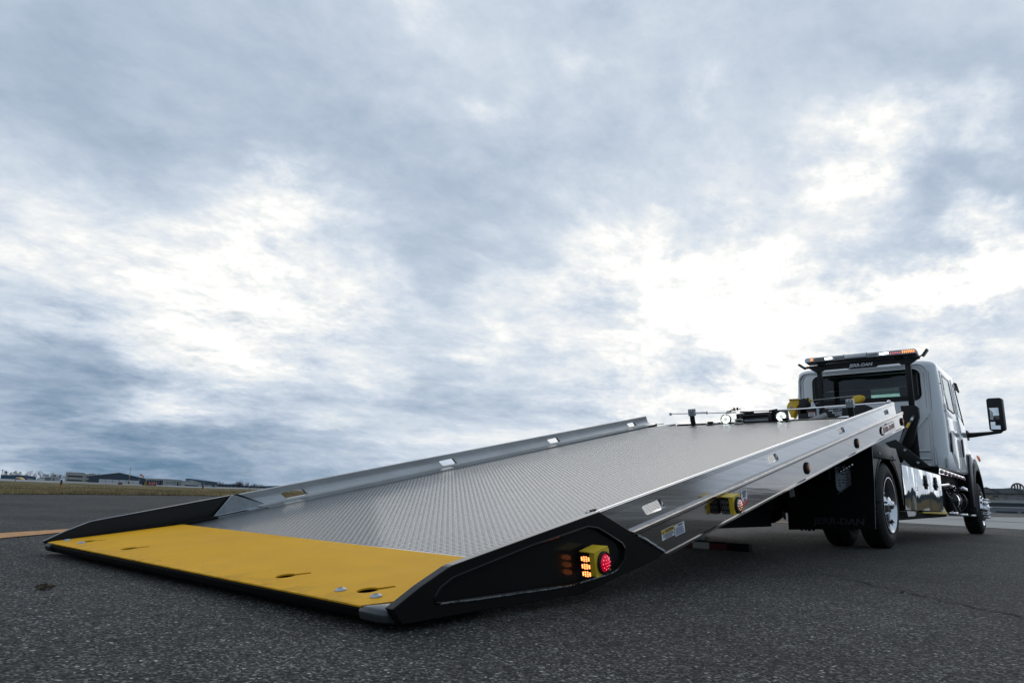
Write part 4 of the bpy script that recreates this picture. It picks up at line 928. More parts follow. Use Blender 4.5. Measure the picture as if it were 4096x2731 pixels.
pressed([(.97, 1.575), (.74, 1.30), (.70, 1.24)], .015); pressed([(.96, 1.535), (.72, 1.22)], .010)
pressed([(.74, 1.56), (.87, 1.56)], .015); pressed([(-.60, 1.60), (-.60, 1.1)], .01)
mb = MB()
for k in range(16): mb.lathe([(0, .004), (.003, .003), (.003, .0001)], (XR-.147, YB+.001, .96+k*.07), (0, -1, 0), 6)
mb.build('rivet_row', whited, cab)
for x, z in ((.79, .905), (.90, .905), (.925, .892)):
    mb = MB(); mb.lathe([(0, .0085), (.003, .008), (.003, .0001)], (x, YB+.006, z+.01), (0, -1, 0), 10); mb.build('mount_hole', ink, cab)
mb = MB(); mb.prism([(.74, YB+.002, .90), (.96, YB+.002, .90), (1.00, YB+.002, .872), (1.08, YB+.03, .872), (1.08, YB+.03, .90)], (0, .02, 0)); mb.build('sill_panel', whited, cab)
mb = MB(); mb.box(-.6, 1.0, YB+.15, 11.0, .80, .90); mb.build('cab_floor', dull, T)
# doors: raised skins on the side
def side_x(z, off=0): return XR-.055*max(0, (z-1.45)/.9)**1.3+off
def skin(pts, nm, m_, th=.010, parent=None, off=0.0, bevel=.003):
    mb = MB(); n = len(pts); a = [(side_x(z, off+th), y, z) for y, z in pts]; b_ = [(side_x(z, off-.02), y, z) for y, z in pts]
    mb.add(a+b_, [tuple(range(n))]+[tuple(range(n, 2*n))[::-1]]+[(i, n+i, n+(i+1) % n, (i+1) % n) for i in range(n)])
    return mb.build(nm, m_, parent or cab, bevel=bevel)
def door(nm, ring, wins, seal_in, hpos):
    # door skin with a window opening
    o = skin(ring, nm, white, th=.008)
    m_ = MB(); m_.prism([(XR-.35, y, z) for y, z in wins], (.6, 0, 0)); cut(o, m_); shade(o, 32)
    n = len(wins); cyy = sum(p[0] for p in wins)/n; czz = sum(p[1] for p in wins)/n
    inn = [(cyy+(y-cyy)*.90, czz+(z-czz)*.93) for y, z in wins]
    mb = MB(); mb.add([(side_x(z, .011), y, z) for y, z in wins]+[(side_x(z, .004), y, z) for y, z in inn], [(i, (i+1) % n, n+(i+1) % n, n+i) for i in range(n)]); f_ = mb.build('window_frame', blackg, o)
    mb = MB(); mb.sheet([(side_x(z, .003), y, z) for y, z in inn]); mb.build('pane', tinted, f_)
    y, z0, z1 = hpos; zc_ = (z0+z1)/2
    mb = MB(); mb.prism([(side_x(zc_, .004), y+dy, z0+(z1-z0)*t_) for dy, t_ in ((-.02, 0), (-.055, .12), (-.055, .88), (-.01, 1), (.035, .93), (.05, .5), (.03, .07))], (.018, 0, 0)); h_ = mb.build('door_handle', plastic, o, bevel=.005)
    return o
d1 = door('rear_door', [(9.55, 1.60), (9.62, 2.225), (10.42, 2.225), (10.47, 1.60), (10.44, 1.30), (10.40, .93), (9.95, .93), (9.75, 1.05), (9.60, 1.25)], [(9.72, 2.185), (10.28, 2.18), (10.33, 1.70), (9.83, 1.72)], 0, (9.66, 1.12, 1.39))
d2 = door('front_door', [(10.51, 1.60), (10.47, 2.222), (10.80, 2.215), (11.07, 1.60), (11.17, 1.45), (11.16, 1.15), (11.02, .93), (10.46, .93), (10.48, 1.30)], [(10.60, 2.175), (10.78, 2.14), (11.05, 1.60), (10.84, 1.68), (10.62, 1.72)], 0, (10.60, 1.11, 1.37))
for (y, z) in ((9.49, 2.03), (9.50, 1.66), (10.49, 1.66)):
    mb = MB(); mb.lathe([(0, .010), (.008, .009), (.010, .0001)], (side_x(z, .004), y, z), XB, 10); mb.build('hinge_bolt', plastic, cab)
skin([(9.32, 1.02), (9.42, 1.10), (11.10, 1.06), (11.10, .915), (9.40, .885), (9.32, .89)], 'rocker_panel', whited, th=.004)
# light strip below the doors
mb = MB(); mb.prism([(XT-.005, 8.52, .862), (XT-.005, 10.42, .832), (XT-.005, 10.42, .800), (XT-.005, 8.46, .795)], (-.01, 0, 0)); ls = mb.build('light_strip', steel, T)
mb = MB(); mb.box(.9, XT-.0, 8.45, 10.45, .865, .885); mb.build('strip_shelf', black, T)
for k in range(7):
    y = 8.66+k*.275; z = .828-.0050*k
    mb = MB(); mb.lathe([(0, .025), (.004, .025), (.012, .021), (.02, .011), (.022, .0001)], (XT-.004, y, z), XB, 16); lp_ = mb.build('marker_bulb', mat('clear_red_bulb', (.55, .42, .42), .12, .6, .2, 40), ls, smooth=True)
    mb = MB(); mb.lathe([(0, .006), (.002, .0001)], (XT+.017, y+.004, z-.006), XB, 8); mb.build('led', pinkdim, lp_)
# step brackets, tank, exhaust below the cab
tk = mat('black_tank_end', (.012, .014, .015), .2)
mb = MB(); mb.lathe([(0, .0001), (.0, .11), (.012, .135), (.03, .142)], (1.02, 9.75, .50), (0, 1, 0), 36); mb.build('air_tank_end', tk, T, smooth=True)
mb = MB(); mb.lathe([(.03, .142), (.9, .142), (.93, .13), (.95, .0001)], (1.02, 9.75, .50), (0, 1, 0), 40); tank = mb.build('air_tank', chrome, T, smooth=True)
for y in (9.95, 10.38):
    mb = MB(); mb.lathe([(0, .144), (.0, .150), (.035, .150), (.035, .144)], (1.02, y, .50), (0, 1, 0), 36); mb.build('tank_strap', plastic, tank, smooth=True)
mb = MB(); mb.prism([(1.10, 9.30, .70), (1.16, 9.35, .70), (1.16, 10.05, .675), (1.16, 10.05, .625), (1.10, 9.9, .65)], (-.06, 0, 0)); mb.prism([(1.16, 10.30, .70), (1.16, 10.95, .668), (1.16, 10.95, .63), (1.16, 10.30, .655)], (-.10, 0, 0)); mb.build('polished_step', chrome, T, bevel=.004)
mb = MB(); mb.tube([(1.12, 8.75, .665), (1.14, 9.1, .685), (1.12, 9.5, .70), (1.05, 9.9, .73)], .022, 10); mb.build('chrome_pipe', chrome, T, smooth=True)
for (y0, y1, z) in ((9.10, 9.70, .345), (9.85, 10.6, .325), (10.75, 11.35, .312)):
    mb = MB(); mb.box(1.02, 1.18, y0, y1, z-.020, z+.008); mb.build('step_tread', chrome, T, bevel=.003)
mb = MB()
for i in range(5): mb.tube([(1.0, 8.9+i*.12, .72-.02*i), (1.02, 9.0+i*.1, .52), (1.03, 9.2+i*.1, .36)], .017, 6)
mb.box(.80, 1.02, 8.75, 11.2, .36, .80); mb.prism([(1.10, 9.2, .62), (1.12, 9.4, .5), (1.12, 9.75, .36), (1.12, 9.62, .36), (1.12, 9.3, .48), (1.10, 9.12, .60)], (.02, 0, 0)); mb.prism([(1.12, 9.75, .45), (1.12, 9.95, .36), (1.12, 10.05, .36), (1.12, 9.85, .50)], (.02, 0, 0)); mb.build('equipment_cluster', dull, T)
for (y, z) in ((8.92, .60), (9.02, .565), (9.15, .535), (9.45, .59), (9.42, .545), (9.55, .525)):
    mb = MB(); mb.lathe([(0, .012), (.005, .011), (.008, .0001)], (1.035+.08*(y > 9.4), y, z), XB, 10); mb.build('bolt_head', galv, T)
# ---- bonnet and front fender
mb = MB(); rg = []
for (y, xw, zt) in ((11.15, .93, 1.46), (11.5, .93, 1.43), (12.0, .90, 1.38), (12.45, .84, 1.30), (12.65, .74, 1.18)):
    c_ = .205; rg.append([(c_-xw+.14, y, .80), (c_-xw+.02, y, 1.0), (c_-xw+.02, y, zt-.12), (c_-xw+.12, y, zt-.02), (c_, y, zt+.02), (c_+xw-.12, y, zt-.02), (c_+xw-.02, y, zt-.12), (c_+xw-.02, y, 1.0), (c_+xw-.14, y, .80)])
mb.loft(rg); mb.build('bonnet', white, T, smooth=True)
def fender(sgn, xo):
    FY, FZ = 11.62, .42; rg = []
    for k in range(19):
        a = radians(188-k*10.6); R1 = .555
        yy = FY+ .02 + R1*1.02*cos(a); zz = FZ+ .0 + .70*max(-.1, sin(a)) if True else 0
        ri = .50; yi = FY+ri*cos(a); zi = FZ+.56*max(-.1, sin(a))
        rg.append([(xo-sgn*.42, yy, zz+.015), (xo-sgn*.10, yy, zz+.015), (xo-sgn*.03, yy, zz), (xo, yy*.985+FY*.015, zz-.03), (xo+sgn*.012, yi, zi+.03), (xo+sgn*.005, yi, zi), (xo-sgn*.42, yi, zi)])
    mb = MB(); mb.loft(rg, cap=True); return mb.build('front_fender', plastic, T, smooth=True)
fR = fender(1, 1.19); fender(-1, -.82)
mb = MB(); rg = []
for k in range(13):
    a = radians(150-k*10); yy = 11.64+.60*cos(a); zz = .42+.735*sin(a)
    rg.append([(1.19-.45, yy, zz+.05), (1.19-.12, yy, zz+.085), (1.19-.05, yy, zz+.06), (1.19-.018, yy, zz+.0), (1.19-.03, yy, zz-.03), (1.19-.45, yy, zz-.03)])
mb.loft(rg); mb.build('fender_cowl', white, T, smooth=True)
mb = MB(); mb.prism([(1.12, 10.92, .42), (1.12, 10.90, .90), (1.12, 10.98, 1.16), (1.12, 11.2, 1.20), (1.12, 11.2, .75), (1.12, 11.1, .42)], (.065, 0, 0)); mb.build('fender_skirt', plastic, T, bevel=.012)
mb = MB(); mb.box(.86, 1.10, 10.95, 10.99, .66, .90); mb.build('fender_vent', dull, T)
mb = MB(); mb.lathe([(0, .055), (.010, .050), (.022, .034), (.026, .0001)], (1.18, 11.98, 1.175), (1, -.1, .3), 20); so_ = mb.build('side_marker', mat('amber_marker_lens', (.80, .22, .05), .2, emit=(1, .25, .05), es=.12), T, smooth=True)
so_.scale = (1, 1, 1)
# ---- mirror and its arm
MY = 11.4
mb = MB(); rg = []
mp_ = rrect(1.428, 1.622, 1.552, 2.045, .035, 4); 
mb.prism([(x+.0*(z-1.5), MY, z) for x, z in mp_], (.02, .10, 0)); mi = mb.build('mirror_housing', plastic, T, bevel=.012)
mirr = mat('mirror_glass', (.82, .86, .84), .02, 1)
mb = MB(); mb.box(1.455, 1.572, MY-.003, MY+.002, 1.715, 1.895); mb.build('mirror_glass', mirr, mi, bevel=.001)
mb = MB(); mb.add([(1.452, MY-.003, 1.575), (1.572, MY-.003, 1.570), (1.572, MY+.003, 1.685), (1.455, MY-.003, 1.685)], [(0, 1, 2, 3)]); mb.build('convex_glass', mirr, mi)
mb = MB(); mb.tube([(1.13, MY-.02, 1.495), (1.20, MY-.01, 1.495), (1.42, MY, 1.515), (1.56, MY+.03, 1.535), (1.605, MY+.05, 1.58)], [.045, .038, .026, .024, .022], 12); mb.box(1.10, 1.16, MY-.10, MY+.06, 1.42, 1.56); mb.build('mirror_arm', plastic, T, smooth=True, bevel=.006)
mb = MB(); mb.prism([(-1.02, MY, 1.55), (-.90, MY, 1.55), (-.90, MY, 2.04), (-1.02, MY, 2.04)], (0, .1, 0)); mb.tube([(-.70, MY, 1.5), (-.95, MY, 1.53)], .03, 10); mb.build('mirror_housing', plastic, T, bevel=.01)
# sun visor and roof
mb = MB(); mb.loft([[(-.70, 10.92, 2.235), (-.70, 11.10, 2.17), (-.70, 11.10, 2.155), (-.70, 10.92, 2.215)], [(1.08, 10.92, 2.255), (1.08, 11.14, 2.19), (1.08, 11.14, 2.17), (1.08, 10.92, 2.235)], [(1.135, 10.94, 2.235), (1.135, 11.15, 2.13), (1.12, 11.15, 2.11), (1.12, 10.94, 2.20)]]); mb.build('sun_visor', mat('smoked_visor', (.05, .045, .042), .2), T, smooth=True)
# ================================================================ THE SETTING
def terr(px, D):
    k = min(1, max(0, (D-35)/265)); k = k*k*(3-2*k)
    return GZ + k*max(0, .94-.00118*px)*min(1.6, max(1, D/300)**.5)
def gp(px, D, dz=0):
    p = at(px, hor(px), D); return Vector((p.x, p.y, terr(px, D)+dz))
def tailbump(x, y):
    r = sqrt((x*.55)**2+(y+.3)**2); k = min(1, max(0, (5.2-r)/3.2)); return .020*k*k*(3-2*k)
def polar(name, pxs, Ds, dz, m_, kind='structure', bumpy=False):
    mb = MB(); vs = [gp(px, d, dz) for d in Ds for px in pxs]; n = len(pxs)
    fs = [(i*n+j, i*n+j+1, (i+1)*n+j+1, (i+1)*n+j) for i in range(len(Ds)-1) for j in range(n-1)]
    mb.add(vs, fs); o = mb.build(name, m_); tag(o, kind=kind); return o
def asphalt():
    global nt
    mt = bpy.data.materials.new('asphalt'); mt.use_nodes = True; nt = mt.node_tree; p = nt.nodes['Principled BSDF']
    t = N('ShaderNodeTexCoord'); v = t.outputs['Object']
    wv = V('ADD', v, V('SCALE', V('SUBTRACT', NOI(v, 60, 3).outputs['Color'], (.5, .5, .5)), scale=.012))
    def VOR(s, vec=wv, feat='F1'):
        n = N('ShaderNodeTexVoronoi', feature=feat); L(vec, n.inputs[0]); n.inputs['Scale'].default_value = s; return n
    a = VOR(185); bb = VOR(105); c = VOR(52)
    def rnd(n): 
        s = N('ShaderNodeSeparateColor'); L(n.outputs['Color'], s.inputs[0]); return s.outputs[0], s.outputs[1]
    ra, _ = rnd(a); rb, rb2 = rnd(bb); rc, rc2 = rnd(c)
    big_ = NOI(v, .55, 5, .6).outputs[0]; mid_ = NOI(v, 7, 5, .6).outputs[0]
    base = RAMP(ra, [(0, (.011, .011, .0102)), (.55, (.032, .0318, .0300)), (.85, (.068, .067, .063)), (1, (.18, .177, .168))])
    # coarser pale chips, each inside its own cell
    ins = M('LESS_THAN', bb.outputs['Distance'], M('MULTIPLY_ADD', rb2, .30, .12))
    pale = M('MULTIPLY', M('GREATER_THAN', rb, .84), ins)
    mx = N('ShaderNodeMix', data_type='RGBA'); L(M('MULTIPLY', pale, .85), mx.inputs[0]); L(base, mx.inputs[6])
    L(RAMP(rb2, [(0, (.10, .105, .107)), (.7, (.22, .23, .228)), (1, (.48, .49, .48))]), mx.inputs[7])
    ins2 = M('LESS_THAN', c.outputs['Distance'], M('MULTIPLY_ADD', rc2, .16, .08))
    pale2 = M('MULTIPLY', M('GREATER_THAN', rc, .88), ins2)
    mx2 = N('ShaderNodeMix', data_type='RGBA'); L(M('MULTIPLY', pale2, .8), mx2.inputs[0]); L(mx.outputs[2], mx2.inputs[6]); mx2.inputs[7].default_value = (.30, .30, .285, 1)
    # worn, greyer areas
    mx3 = N('ShaderNodeMix', data_type='RGBA', blend_type='MULTIPLY'); mx3.inputs[0].default_value = 1; L(mx2.outputs[2], mx3.inputs[6])
    pt = M('ADD', M('MULTIPLY', big_, .9), M('MULTIPLY', mid_, .45)); L(RAMP(pt, [(.42, (.64, .64, .64)), (.92, (1.72, 1.72, 1.70))]), mx3.inputs[7])
    L(mx3.outputs[2], p.inputs['Base Color']); L(M('MULTIPLY_ADD', ra, -.2, .86), p.inputs['Roughness']); p.inputs['Specular IOR Level'].default_value = .12
    h = M('ADD', M('MULTIPLY', a.outputs['Distance'], -.6), M('MULTIPLY', bb.outputs['Distance'], -.5)); h = M('MULTIPLY_ADD', ra, .5, h)
    bn = N('ShaderNodeBump'); bn.inputs['Strength'].default_value = .9; bn.inputs['Distance'].default_value = .004; L(h, bn.inputs['Height']); L(bn.outputs[0], p.inputs['Normal'])
    return mt
ASP = asphalt()
# one ground sheet: fine near the truck, reaching the horizon
pxs = [-9000, -5000, -3200, -2200, -1400, -900, -500, -250, 0, 150, 300, 450, 600, 800, 1000, 1300, 1700, 2100, 2600, 3200, 3800, 4500, 5600, 7500, 11000]
mb = MB(); rings_ = []
NA = 72; radii = [.01, .6, 1.2, 1.8, 2.4, 3.0, 3.6, 4.2, 4.8, 5.4, 6.2, 8, 12, 20, 34]
vs = []; fs = []
for r_ in radii:
    for k in range(NA):
        a = 2*pi*k/NA; x, y = r_*cos(a)*1.8, r_*sin(a)-.3; vs.append((x, y, GZ+tailbump(x, y)))
for i in range(len(radii)-1):
    for k in range(NA): fs.append((i*NA+k, i*NA+(k+1) % NA, (i+1)*NA+(k+1) % NA, (i+1)*NA+k))
# outer rings follow the lie of the land
cyaw = atan2(_f.x, _f.y)
def az_px(x, y):
    d = Vector((x-CAM.x, y-CAM.y)); a = atan2(d.x, d.y)-cyaw
    a = (a+pi) % (2*pi)-pi
    if abs(a) > 1.35: return 3000 if abs(a) > 2.2 else (-7000 if a < 0 else 7000)
    return 2048+FPX*math.tan(a)
def terr_xy(x, y):
    D = sqrt((x-CAM.x)**2+(y-CAM.y)**2); px = max(-1500, az_px(x, y)); d = Vector((x-CAM.x, y-CAM.y)).normalized().dot(Vector((_f.x, _f.y)).normalized())
    return terr(px, max(0, D*max(.0, d)))
for r_ in (60, 90, 130, 180, 240, 320, 500, 900, 2000, 5000):
    for k in range(NA):
        a = 2*pi*k/NA; x, y = r_*cos(a)+CAM.x*0, r_*sin(a); vs.append((x, y, terr_xy(x, y)-.03 if r_ > 30 else GZ))
nr = len(radii)+10
for i in range(len(radii)-1, nr-1):
    for k in range(NA): fs.append((i*NA+k, i*NA+(k+1) % NA, (i+1)*NA+(k+1) % NA, (i+1)*NA+k))
vs.append((0, -.3, GZ+tailbump(0, -.3))); fs += [(k, (k+1) % NA, len(vs)-1) for k in range(NA)]
mb.add(vs, fs); gnd = mb.build('asphalt_ground', ASP, smooth=True); tag(gnd, kind='structure')

conc = mat('pale_concrete', (.30, .30, .285), .85, 0, .22, .35, .001, 12, stretch=(1, 1, 1))
concf = mat('apron_concrete', (.25, .26, .255), .85, 0, .15, .02)
asp2 = mat('weathered_asphalt', (.085, .087, .088), .85, 0, .25, .08)
# grass infield on the left
def grassmat():
    global nt
    mt = bpy.data.materials.new('dry_grass'); mt.use_nodes = True; nt = mt.node_tree; p = nt.nodes['Principled BSDF']
    t = N('ShaderNodeTexCoord'); mpn = N('ShaderNodeMapping'); L(t.outputs['Object'], mpn.inputs[0]); mpn.inputs['Rotation'].default_value = (0, 0, radians(-40)); mpn.inputs['Scale'].default_value = (.35, 1.1, 1)
    a = NOI(mpn.outputs[0], .22, 8, .68).outputs[0]; b_ = NOI(t.outputs['Object'], 5, 4, .7).outputs[0]
    f_ = M('ADD', M('MULTIPLY', a, .75), M('MULTIPLY', b_, .25))
    L(RAMP(f_, [(.38, (.042, .044, .018)), (.47, (.095, .082, .034)), (.55, (.20, .15, .068)), (.66, (.32, .245, .12))]), p.inputs['Base Color']); p.inputs['Roughness'].default_value = .95
    p.inputs['Specular IOR Level'].default_value = .1
    bn = N('ShaderNodeBump'); bn.inputs['Distance'].default_value = .06; L(b_, bn.inputs['Height']); L(bn.outputs[0], p.inputs['Normal']); return mt
GR = grassmat()
gl = [(-2600, 13), (-1500, 14.5), (-800, 16), (0, 18.2), (300, 20.8), (600, 23.9), (1000, 28.3), (1300, 31.5), (1700, 37), (2200, 44), (3000, 52)]
mb = MB(); n = len(gl); vs = []; rws = 8
for j in range(rws+1):
    for px, d0 in gl:
        t_ = (j/rws)**1.7; d1 = 118 if px < 1000 else 105
        vs.append(gp(px, d0+(d1-d0)*t_, .012+.03*(j > 0)))
fs = [(j*n+i, j*n+i+1, (j+1)*n+i+1, (j+1)*n+i) for j in range(rws) for i in range(n-1)]
mb.add(vs, fs); g = mb.build('grass_field', GR); tag(g, kind='structure')
def d_near(px):
    for (a, da), (b_, db) in zip(gl, gl[1:]):
        if a <= px <= b_: return da+(db-da)*(px-a)/(b_-a)
    return 20
mb = MB(); rg_ = random.Random(3)
for i in range(15000):
    px = rg_.uniform(-600, 1500); d0 = d_near(px); k = rg_.random()**2.2; D = d0-.15+k*28
    p = gp(px, D, .01); h = rg_.uniform(.05, .13)*(1 if k > .02 else 1.1); w = .018*D/20; a = rg_.uniform(0, pi)
    dx, dy = cos(a)*w, sin(a)*w; lx, ly = rg_.uniform(-.04, .04), rg_.uniform(-.04, .04)
    mb.add([(p.x-dx, p.y-dy, p.z), (p.x+dx, p.y+dy, p.z), (p.x+lx, p.y+ly, p.z+h)], [(0, 1, 2)])
gt = mb.build('grass_tufts', mat('straw_grass', (.42, .31, .15), .9, 0, .5, .35, col2=(.10, .085, .04))); tag(gt, 'dry straw coloured grass fringe along the tarmac edge', 'grass', kind='stuff')
polar('taxiway', [-3000, -1500, -600, 0, 300, 600, 1000, 1500, 2200, 3000], [112, 128], .06, concf)
polar('grass_strip', [260, 500, 800, 1200, 1800, 2600], [129, 150], .065, GR)
polar('apron', [-3000, -1500, -600, 0, 300, 600, 1000, 1500, 2200, 3000], [127, 200, 300, 420], .05, concf)
# distant hills seen low on the horizon
mb = MB(); hp = []; 
for i in range(40):
    px = 850+i*60; hh = 4+10*(.5+.5*sin(i*.5))*(.6+.4*sin(i*1.3+1)); hp.append((px, hh))
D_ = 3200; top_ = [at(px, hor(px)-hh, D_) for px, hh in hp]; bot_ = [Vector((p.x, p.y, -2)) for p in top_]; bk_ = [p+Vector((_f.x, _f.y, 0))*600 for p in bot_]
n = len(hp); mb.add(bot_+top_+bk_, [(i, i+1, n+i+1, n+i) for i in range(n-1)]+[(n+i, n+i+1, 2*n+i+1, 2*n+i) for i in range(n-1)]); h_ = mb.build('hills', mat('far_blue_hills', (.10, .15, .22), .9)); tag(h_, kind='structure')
# pale concrete lane right of and beyond the truck
def gq(px, py, h=.36):
    r_ = raydir(px, py); t_ = h/-r_.z; p = CAM+r_*t_; return Vector((p.x, p.y, GZ))
A1, A2, B1_, B2_ = gq(3500, 2084), gq(4096, 2118), gq(3500, 2060), gq(4096, 2069)
dA = (A2-A1); dB = (B2_-B1_)
mb = MB(); P_ = [A1, A2, A2+dA*9, B2_+dB*9, B2_, B1_]
mb.sheet([(p.x, p.y, GZ+.006) for p in P_]); o = mb.build('concrete_lane', conc); tag(o, kind='structure')
C1, C2 = gq(3950, 2083.5), gq(4096, 2091); dC = C2-C1; nC = Vector((-dC.y, dC.x, 0)).normalized()*.5
mb = MB(); mb.sheet([(p.x, p.y, GZ+.011) for p in (C1-dC*4, C2+dC*4, C2+dC*4+nC, C1-dC*4+nC)]); o = mb.build('joint_seam', mat('brown_joint', (.12, .10, .075), .9)); tag(o, kind='structure')
# orange painted lines
op = mat('faded_orange_paint', (.62, .31, .10), .8, 0, .35, 14, .001, 90, col2=(.40, .20, .075))
e0, e1 = Vector((-2.95, .12, 0)), Vector((-2.42, .02, 0))
mb = MB(); q0, q1 = gq(-400, 2150, .345), gq(-400, 2185, .345); q2, q3 = gq(0, 2136, .345), gq(0, 2157, .345); q4, q5 = gq(260, 2120, .345), gq(300, 2128, .345)
mb.add([(p.x, p.y, GZ+tailbump(p.x, p.y)+.005) for p in (q1, q0, q3, q2, q5, q4, )], [(0, 1, 3, 2), (2, 3, 5, 4)])
q6, q7 = q4+(q4-q2)*1.6, q5+(q5-q3)*1.6
mb.add([(p.x, p.y, GZ+tailbump(p.x, p.y)+.005) for p in (q5, q4, q7, q6)], [(0, 1, 3, 2)])
o = mb.build('painted_line', op); tag(o, kind='structure')
C1, C2 = gq(2960, 2086), gq(3160, 2090); dC = C2-C1; nC = Vector((-dC.y, dC.x, 0)).normalized()*.30
mb = MB(); mb.sheet([(p.x, p.y, GZ+.009) for p in (C1-dC*3.5, C2+dC*.6, C2+dC*.6+nC, C1-dC*3.5+nC)]); o = mb.build('painted_line', op); tag(o, kind='structure')
C1, C2 = gq(0, 2012), gq(900, 2003); dC = C2-C1; nC = Vector((-dC.y, dC.x, 0)).normalized()*.035
mb = MB(); mb.sheet([(p.x, p.y, GZ+.008) for p in (C1-dC*1.5, C2+dC*2, C2+dC*2+nC, C1-dC*1.5+nC)]); o = mb.build('pavement_seam', mat('pale_seam', (.15, .15, .145), .9, 0, .4, 2)); tag(o, kind='structure')
# crack ribbons in the tarmac
ckm = mat('crack_dark', (.008, .008, .008), 1)
def crack(pts, w, seed):
    rg2 = random.Random(seed); mb = MB(); P = []
    for (a, b_), (c, d) in zip(pts, pts[1:]):
        for k in range(14): t_ = k/14; P.append((a+(c-a)*t_+rg2.gauss(0, .012), b_+(d-b_)*t_+rg2.gauss(0, .012)))
    vs = []
    for i, (x, y) in enumerate(P):
        x2, y2 = P[min(i+1, len(P)-1)]; x1, y1 = P[max(i-1, 0)]; d = Vector((x2-x1, y2-y1, 0)).normalized(); nn = Vector((-d.y, d.x, 0))*w*rg2.uniform(.2, 1)
        z = GZ+tailbump(x, y)+.004; vs += [(x+nn.x, y+nn.y, z), (x-nn.x, y-nn.y, z)]
    mb.add(vs, [(2*i, 2*i+1, 2*i+3, 2*i+2) for i in range(len(P)-1)]); o = mb.build('pavement_crack', ckm); tag(o, kind='structure')
crack([(.70, 3.66), (1.10, 3.15), (1.52, 2.66), (1.96, 2.19), (2.41, 1.73), (2.9, 1.2)], .008, 5)
crack([(1.30, 6.3), (2.0, 5.0), (2.6, 4.2), (3.2, 3.4)], .006, 9)
crack([(1.2, 9.2), (2.1, 8.0), (2.9, 7.0)], .008, 12)
# debris on the ground
mb = MB(); rg3 = random.Random(8)
for i in range(70):
    a = rg3.uniform(0, 2*pi); r_ = rg3.random()**.6; c = Vector((-.005+r_*.030*cos(a)-.012*r_, -.35+r_*.022*sin(a), GZ+.026+rg3.uniform(0, .012)*(1-r_)))
    u1 = Vector((rg3.gauss(0, 1), rg3.gauss(0, 1), rg3.gauss(0, .5))).normalized()*rg3.uniform(.005, .013); u2 = u1.orthogonal().normalized()*rg3.uniform(.002, .005)
    mb.add([c-u1, c+u2, c+u1, c-u2+Vector((0, 0, .003))], [(0, 1, 2), (0, 2, 3)])
o = mb.build('leaf_litter', mat('brown_leaf_litter', (.17, .12, .075), .9, 0, .6, 60)); tag(o, 'small brown clump of dead leaves on the tarmac in front of the yellow ramp', 'leaf clump')

# ---- edge light posts
blue_cap = mat('dark_blue_lamp_cap', (.012, .018, .035), .3)
def edge_post(px, ybase, ytop, label, first=None):
    D = FPX*.36/(ybase-hor(px)); h = (ybase-ytop)*D/FPX
    D = min(D, 160)
    p = gp(px, D)
    if first is None:
        o = thing('edge_light', label, 'edge light', p, 'edge lights along the taxiway')
        mb = MB(); mb.lathe([(0, .017), (.22, .018), (.26, .020), (.27, .032), (.30, .034), (.31, .030)], p, (0, 0, 1), 12); mb.build('post', mat('orange_post_paint', (.45, .20, .05), .6, 0, .25, 30), o, smooth=True)
        mb = MB(); mb.lathe([(.295, .036), (.31, .038), (.335, .038), (.34, .030)], p, (0, 0, 1), 14); mb.build('collar', mat('rusty_collar', (.14, .06, .03), .6), o, smooth=True)
        mb = MB(); mb.lathe([(.34, .034), (.40, .034), (.425, .026), (.438, .010), (.44, .0001)], p, (0, 0, 1), 14); mb.build('lamp_cap', blue_cap, o, smooth=True)
    else:
        o = copy_tree(first); o.location = p; o['label'] = label
    return o
e1_ = edge_post(246, 1974, 1917, 'orange post with dark blue lamp cap at the grass edge, nearest of the edge lights')
edge_post(812, 1976+2, 1937, 'orange post with dark blue lamp cap in front of the grey hangar with white doors', e1_)
edge_post(997, 1962+2, 1946, 'small far edge light beside the bare trees, just before the bed rail', e1_)
edge_post(61, 1933+2, 1914, 'thin far edge light in front of the blue hangar and yellow canopy', e1_)
edge_post(1182, 1968+2, 1950, 'left one of two far edge lights seen through the rail slot', e1_)
edge_post(1190, 1967+2, 1951, 'right one of two far edge lights seen through the rail slot', e1_)

# ---- buildings. axes: along the view, and across it
RG = Vector((_r.x, _r.y, 0)); FG = Vector((_f.x, _f.y, 0)).normalized(); UP = Vector((0, 0, 1))
class Bld:
    """coordinates: u metres across from px0, w metres behind the front, z above local ground; front wall may be skewed"""
    def __init__(s, name, label, cat, px0, px1, D, D1=None, yb0=None, yb1=None):
        sec = lambda q: sqrt(1+((q-2048)/FPX)**2)
        D1 = D*sec(px0)/sec(px1); s.D = D
        a = at(px0, yb0 if yb0 else hor(px0), D); b_ = at(px1, yb1 if yb1 else hor(px1), D1)
        s.o = a; s.ux = Vector((b_.x-a.x, b_.y-a.y, 0)); s.W = s.ux.length; s.ux.normalize(); s.dzdu = (b_.z-a.z)/s.W
        s.wy = Vector((-s.ux.y, s.ux.x, 0)); 
        if s.wy.dot(s.o-CAM) < 0: s.wy = -s.wy
        s.T = thing(name, label, cat, Vector((a.x, a.y, a.z)))
    def P(s, u, w, z): return s.o+s.ux*u+s.wy*w+UP*(z+s.dzdu*u)
    def mb(s):
        m_ = MB(); m_.T = lambda p: s.P(p[0], p[1], p[2]); return m_
    def part(s, name, m_, f, parent=None, **k):
        mb = s.mb(); f(mb); return mb.build(name, m_, parent or s.T, **k)
px2m = lambda D: D/FPX
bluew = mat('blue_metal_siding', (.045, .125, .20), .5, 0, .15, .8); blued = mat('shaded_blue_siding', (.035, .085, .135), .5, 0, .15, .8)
roofw = mat('pale_metal_roof', (.50, .53, .56), .4); navy = mat('dark_slate_siding', (.035, .055, .080), .5, 0, .12, .6)
slate = mat('slate_green_siding', (.060, .095, .120), .5, 0, .12, .5)
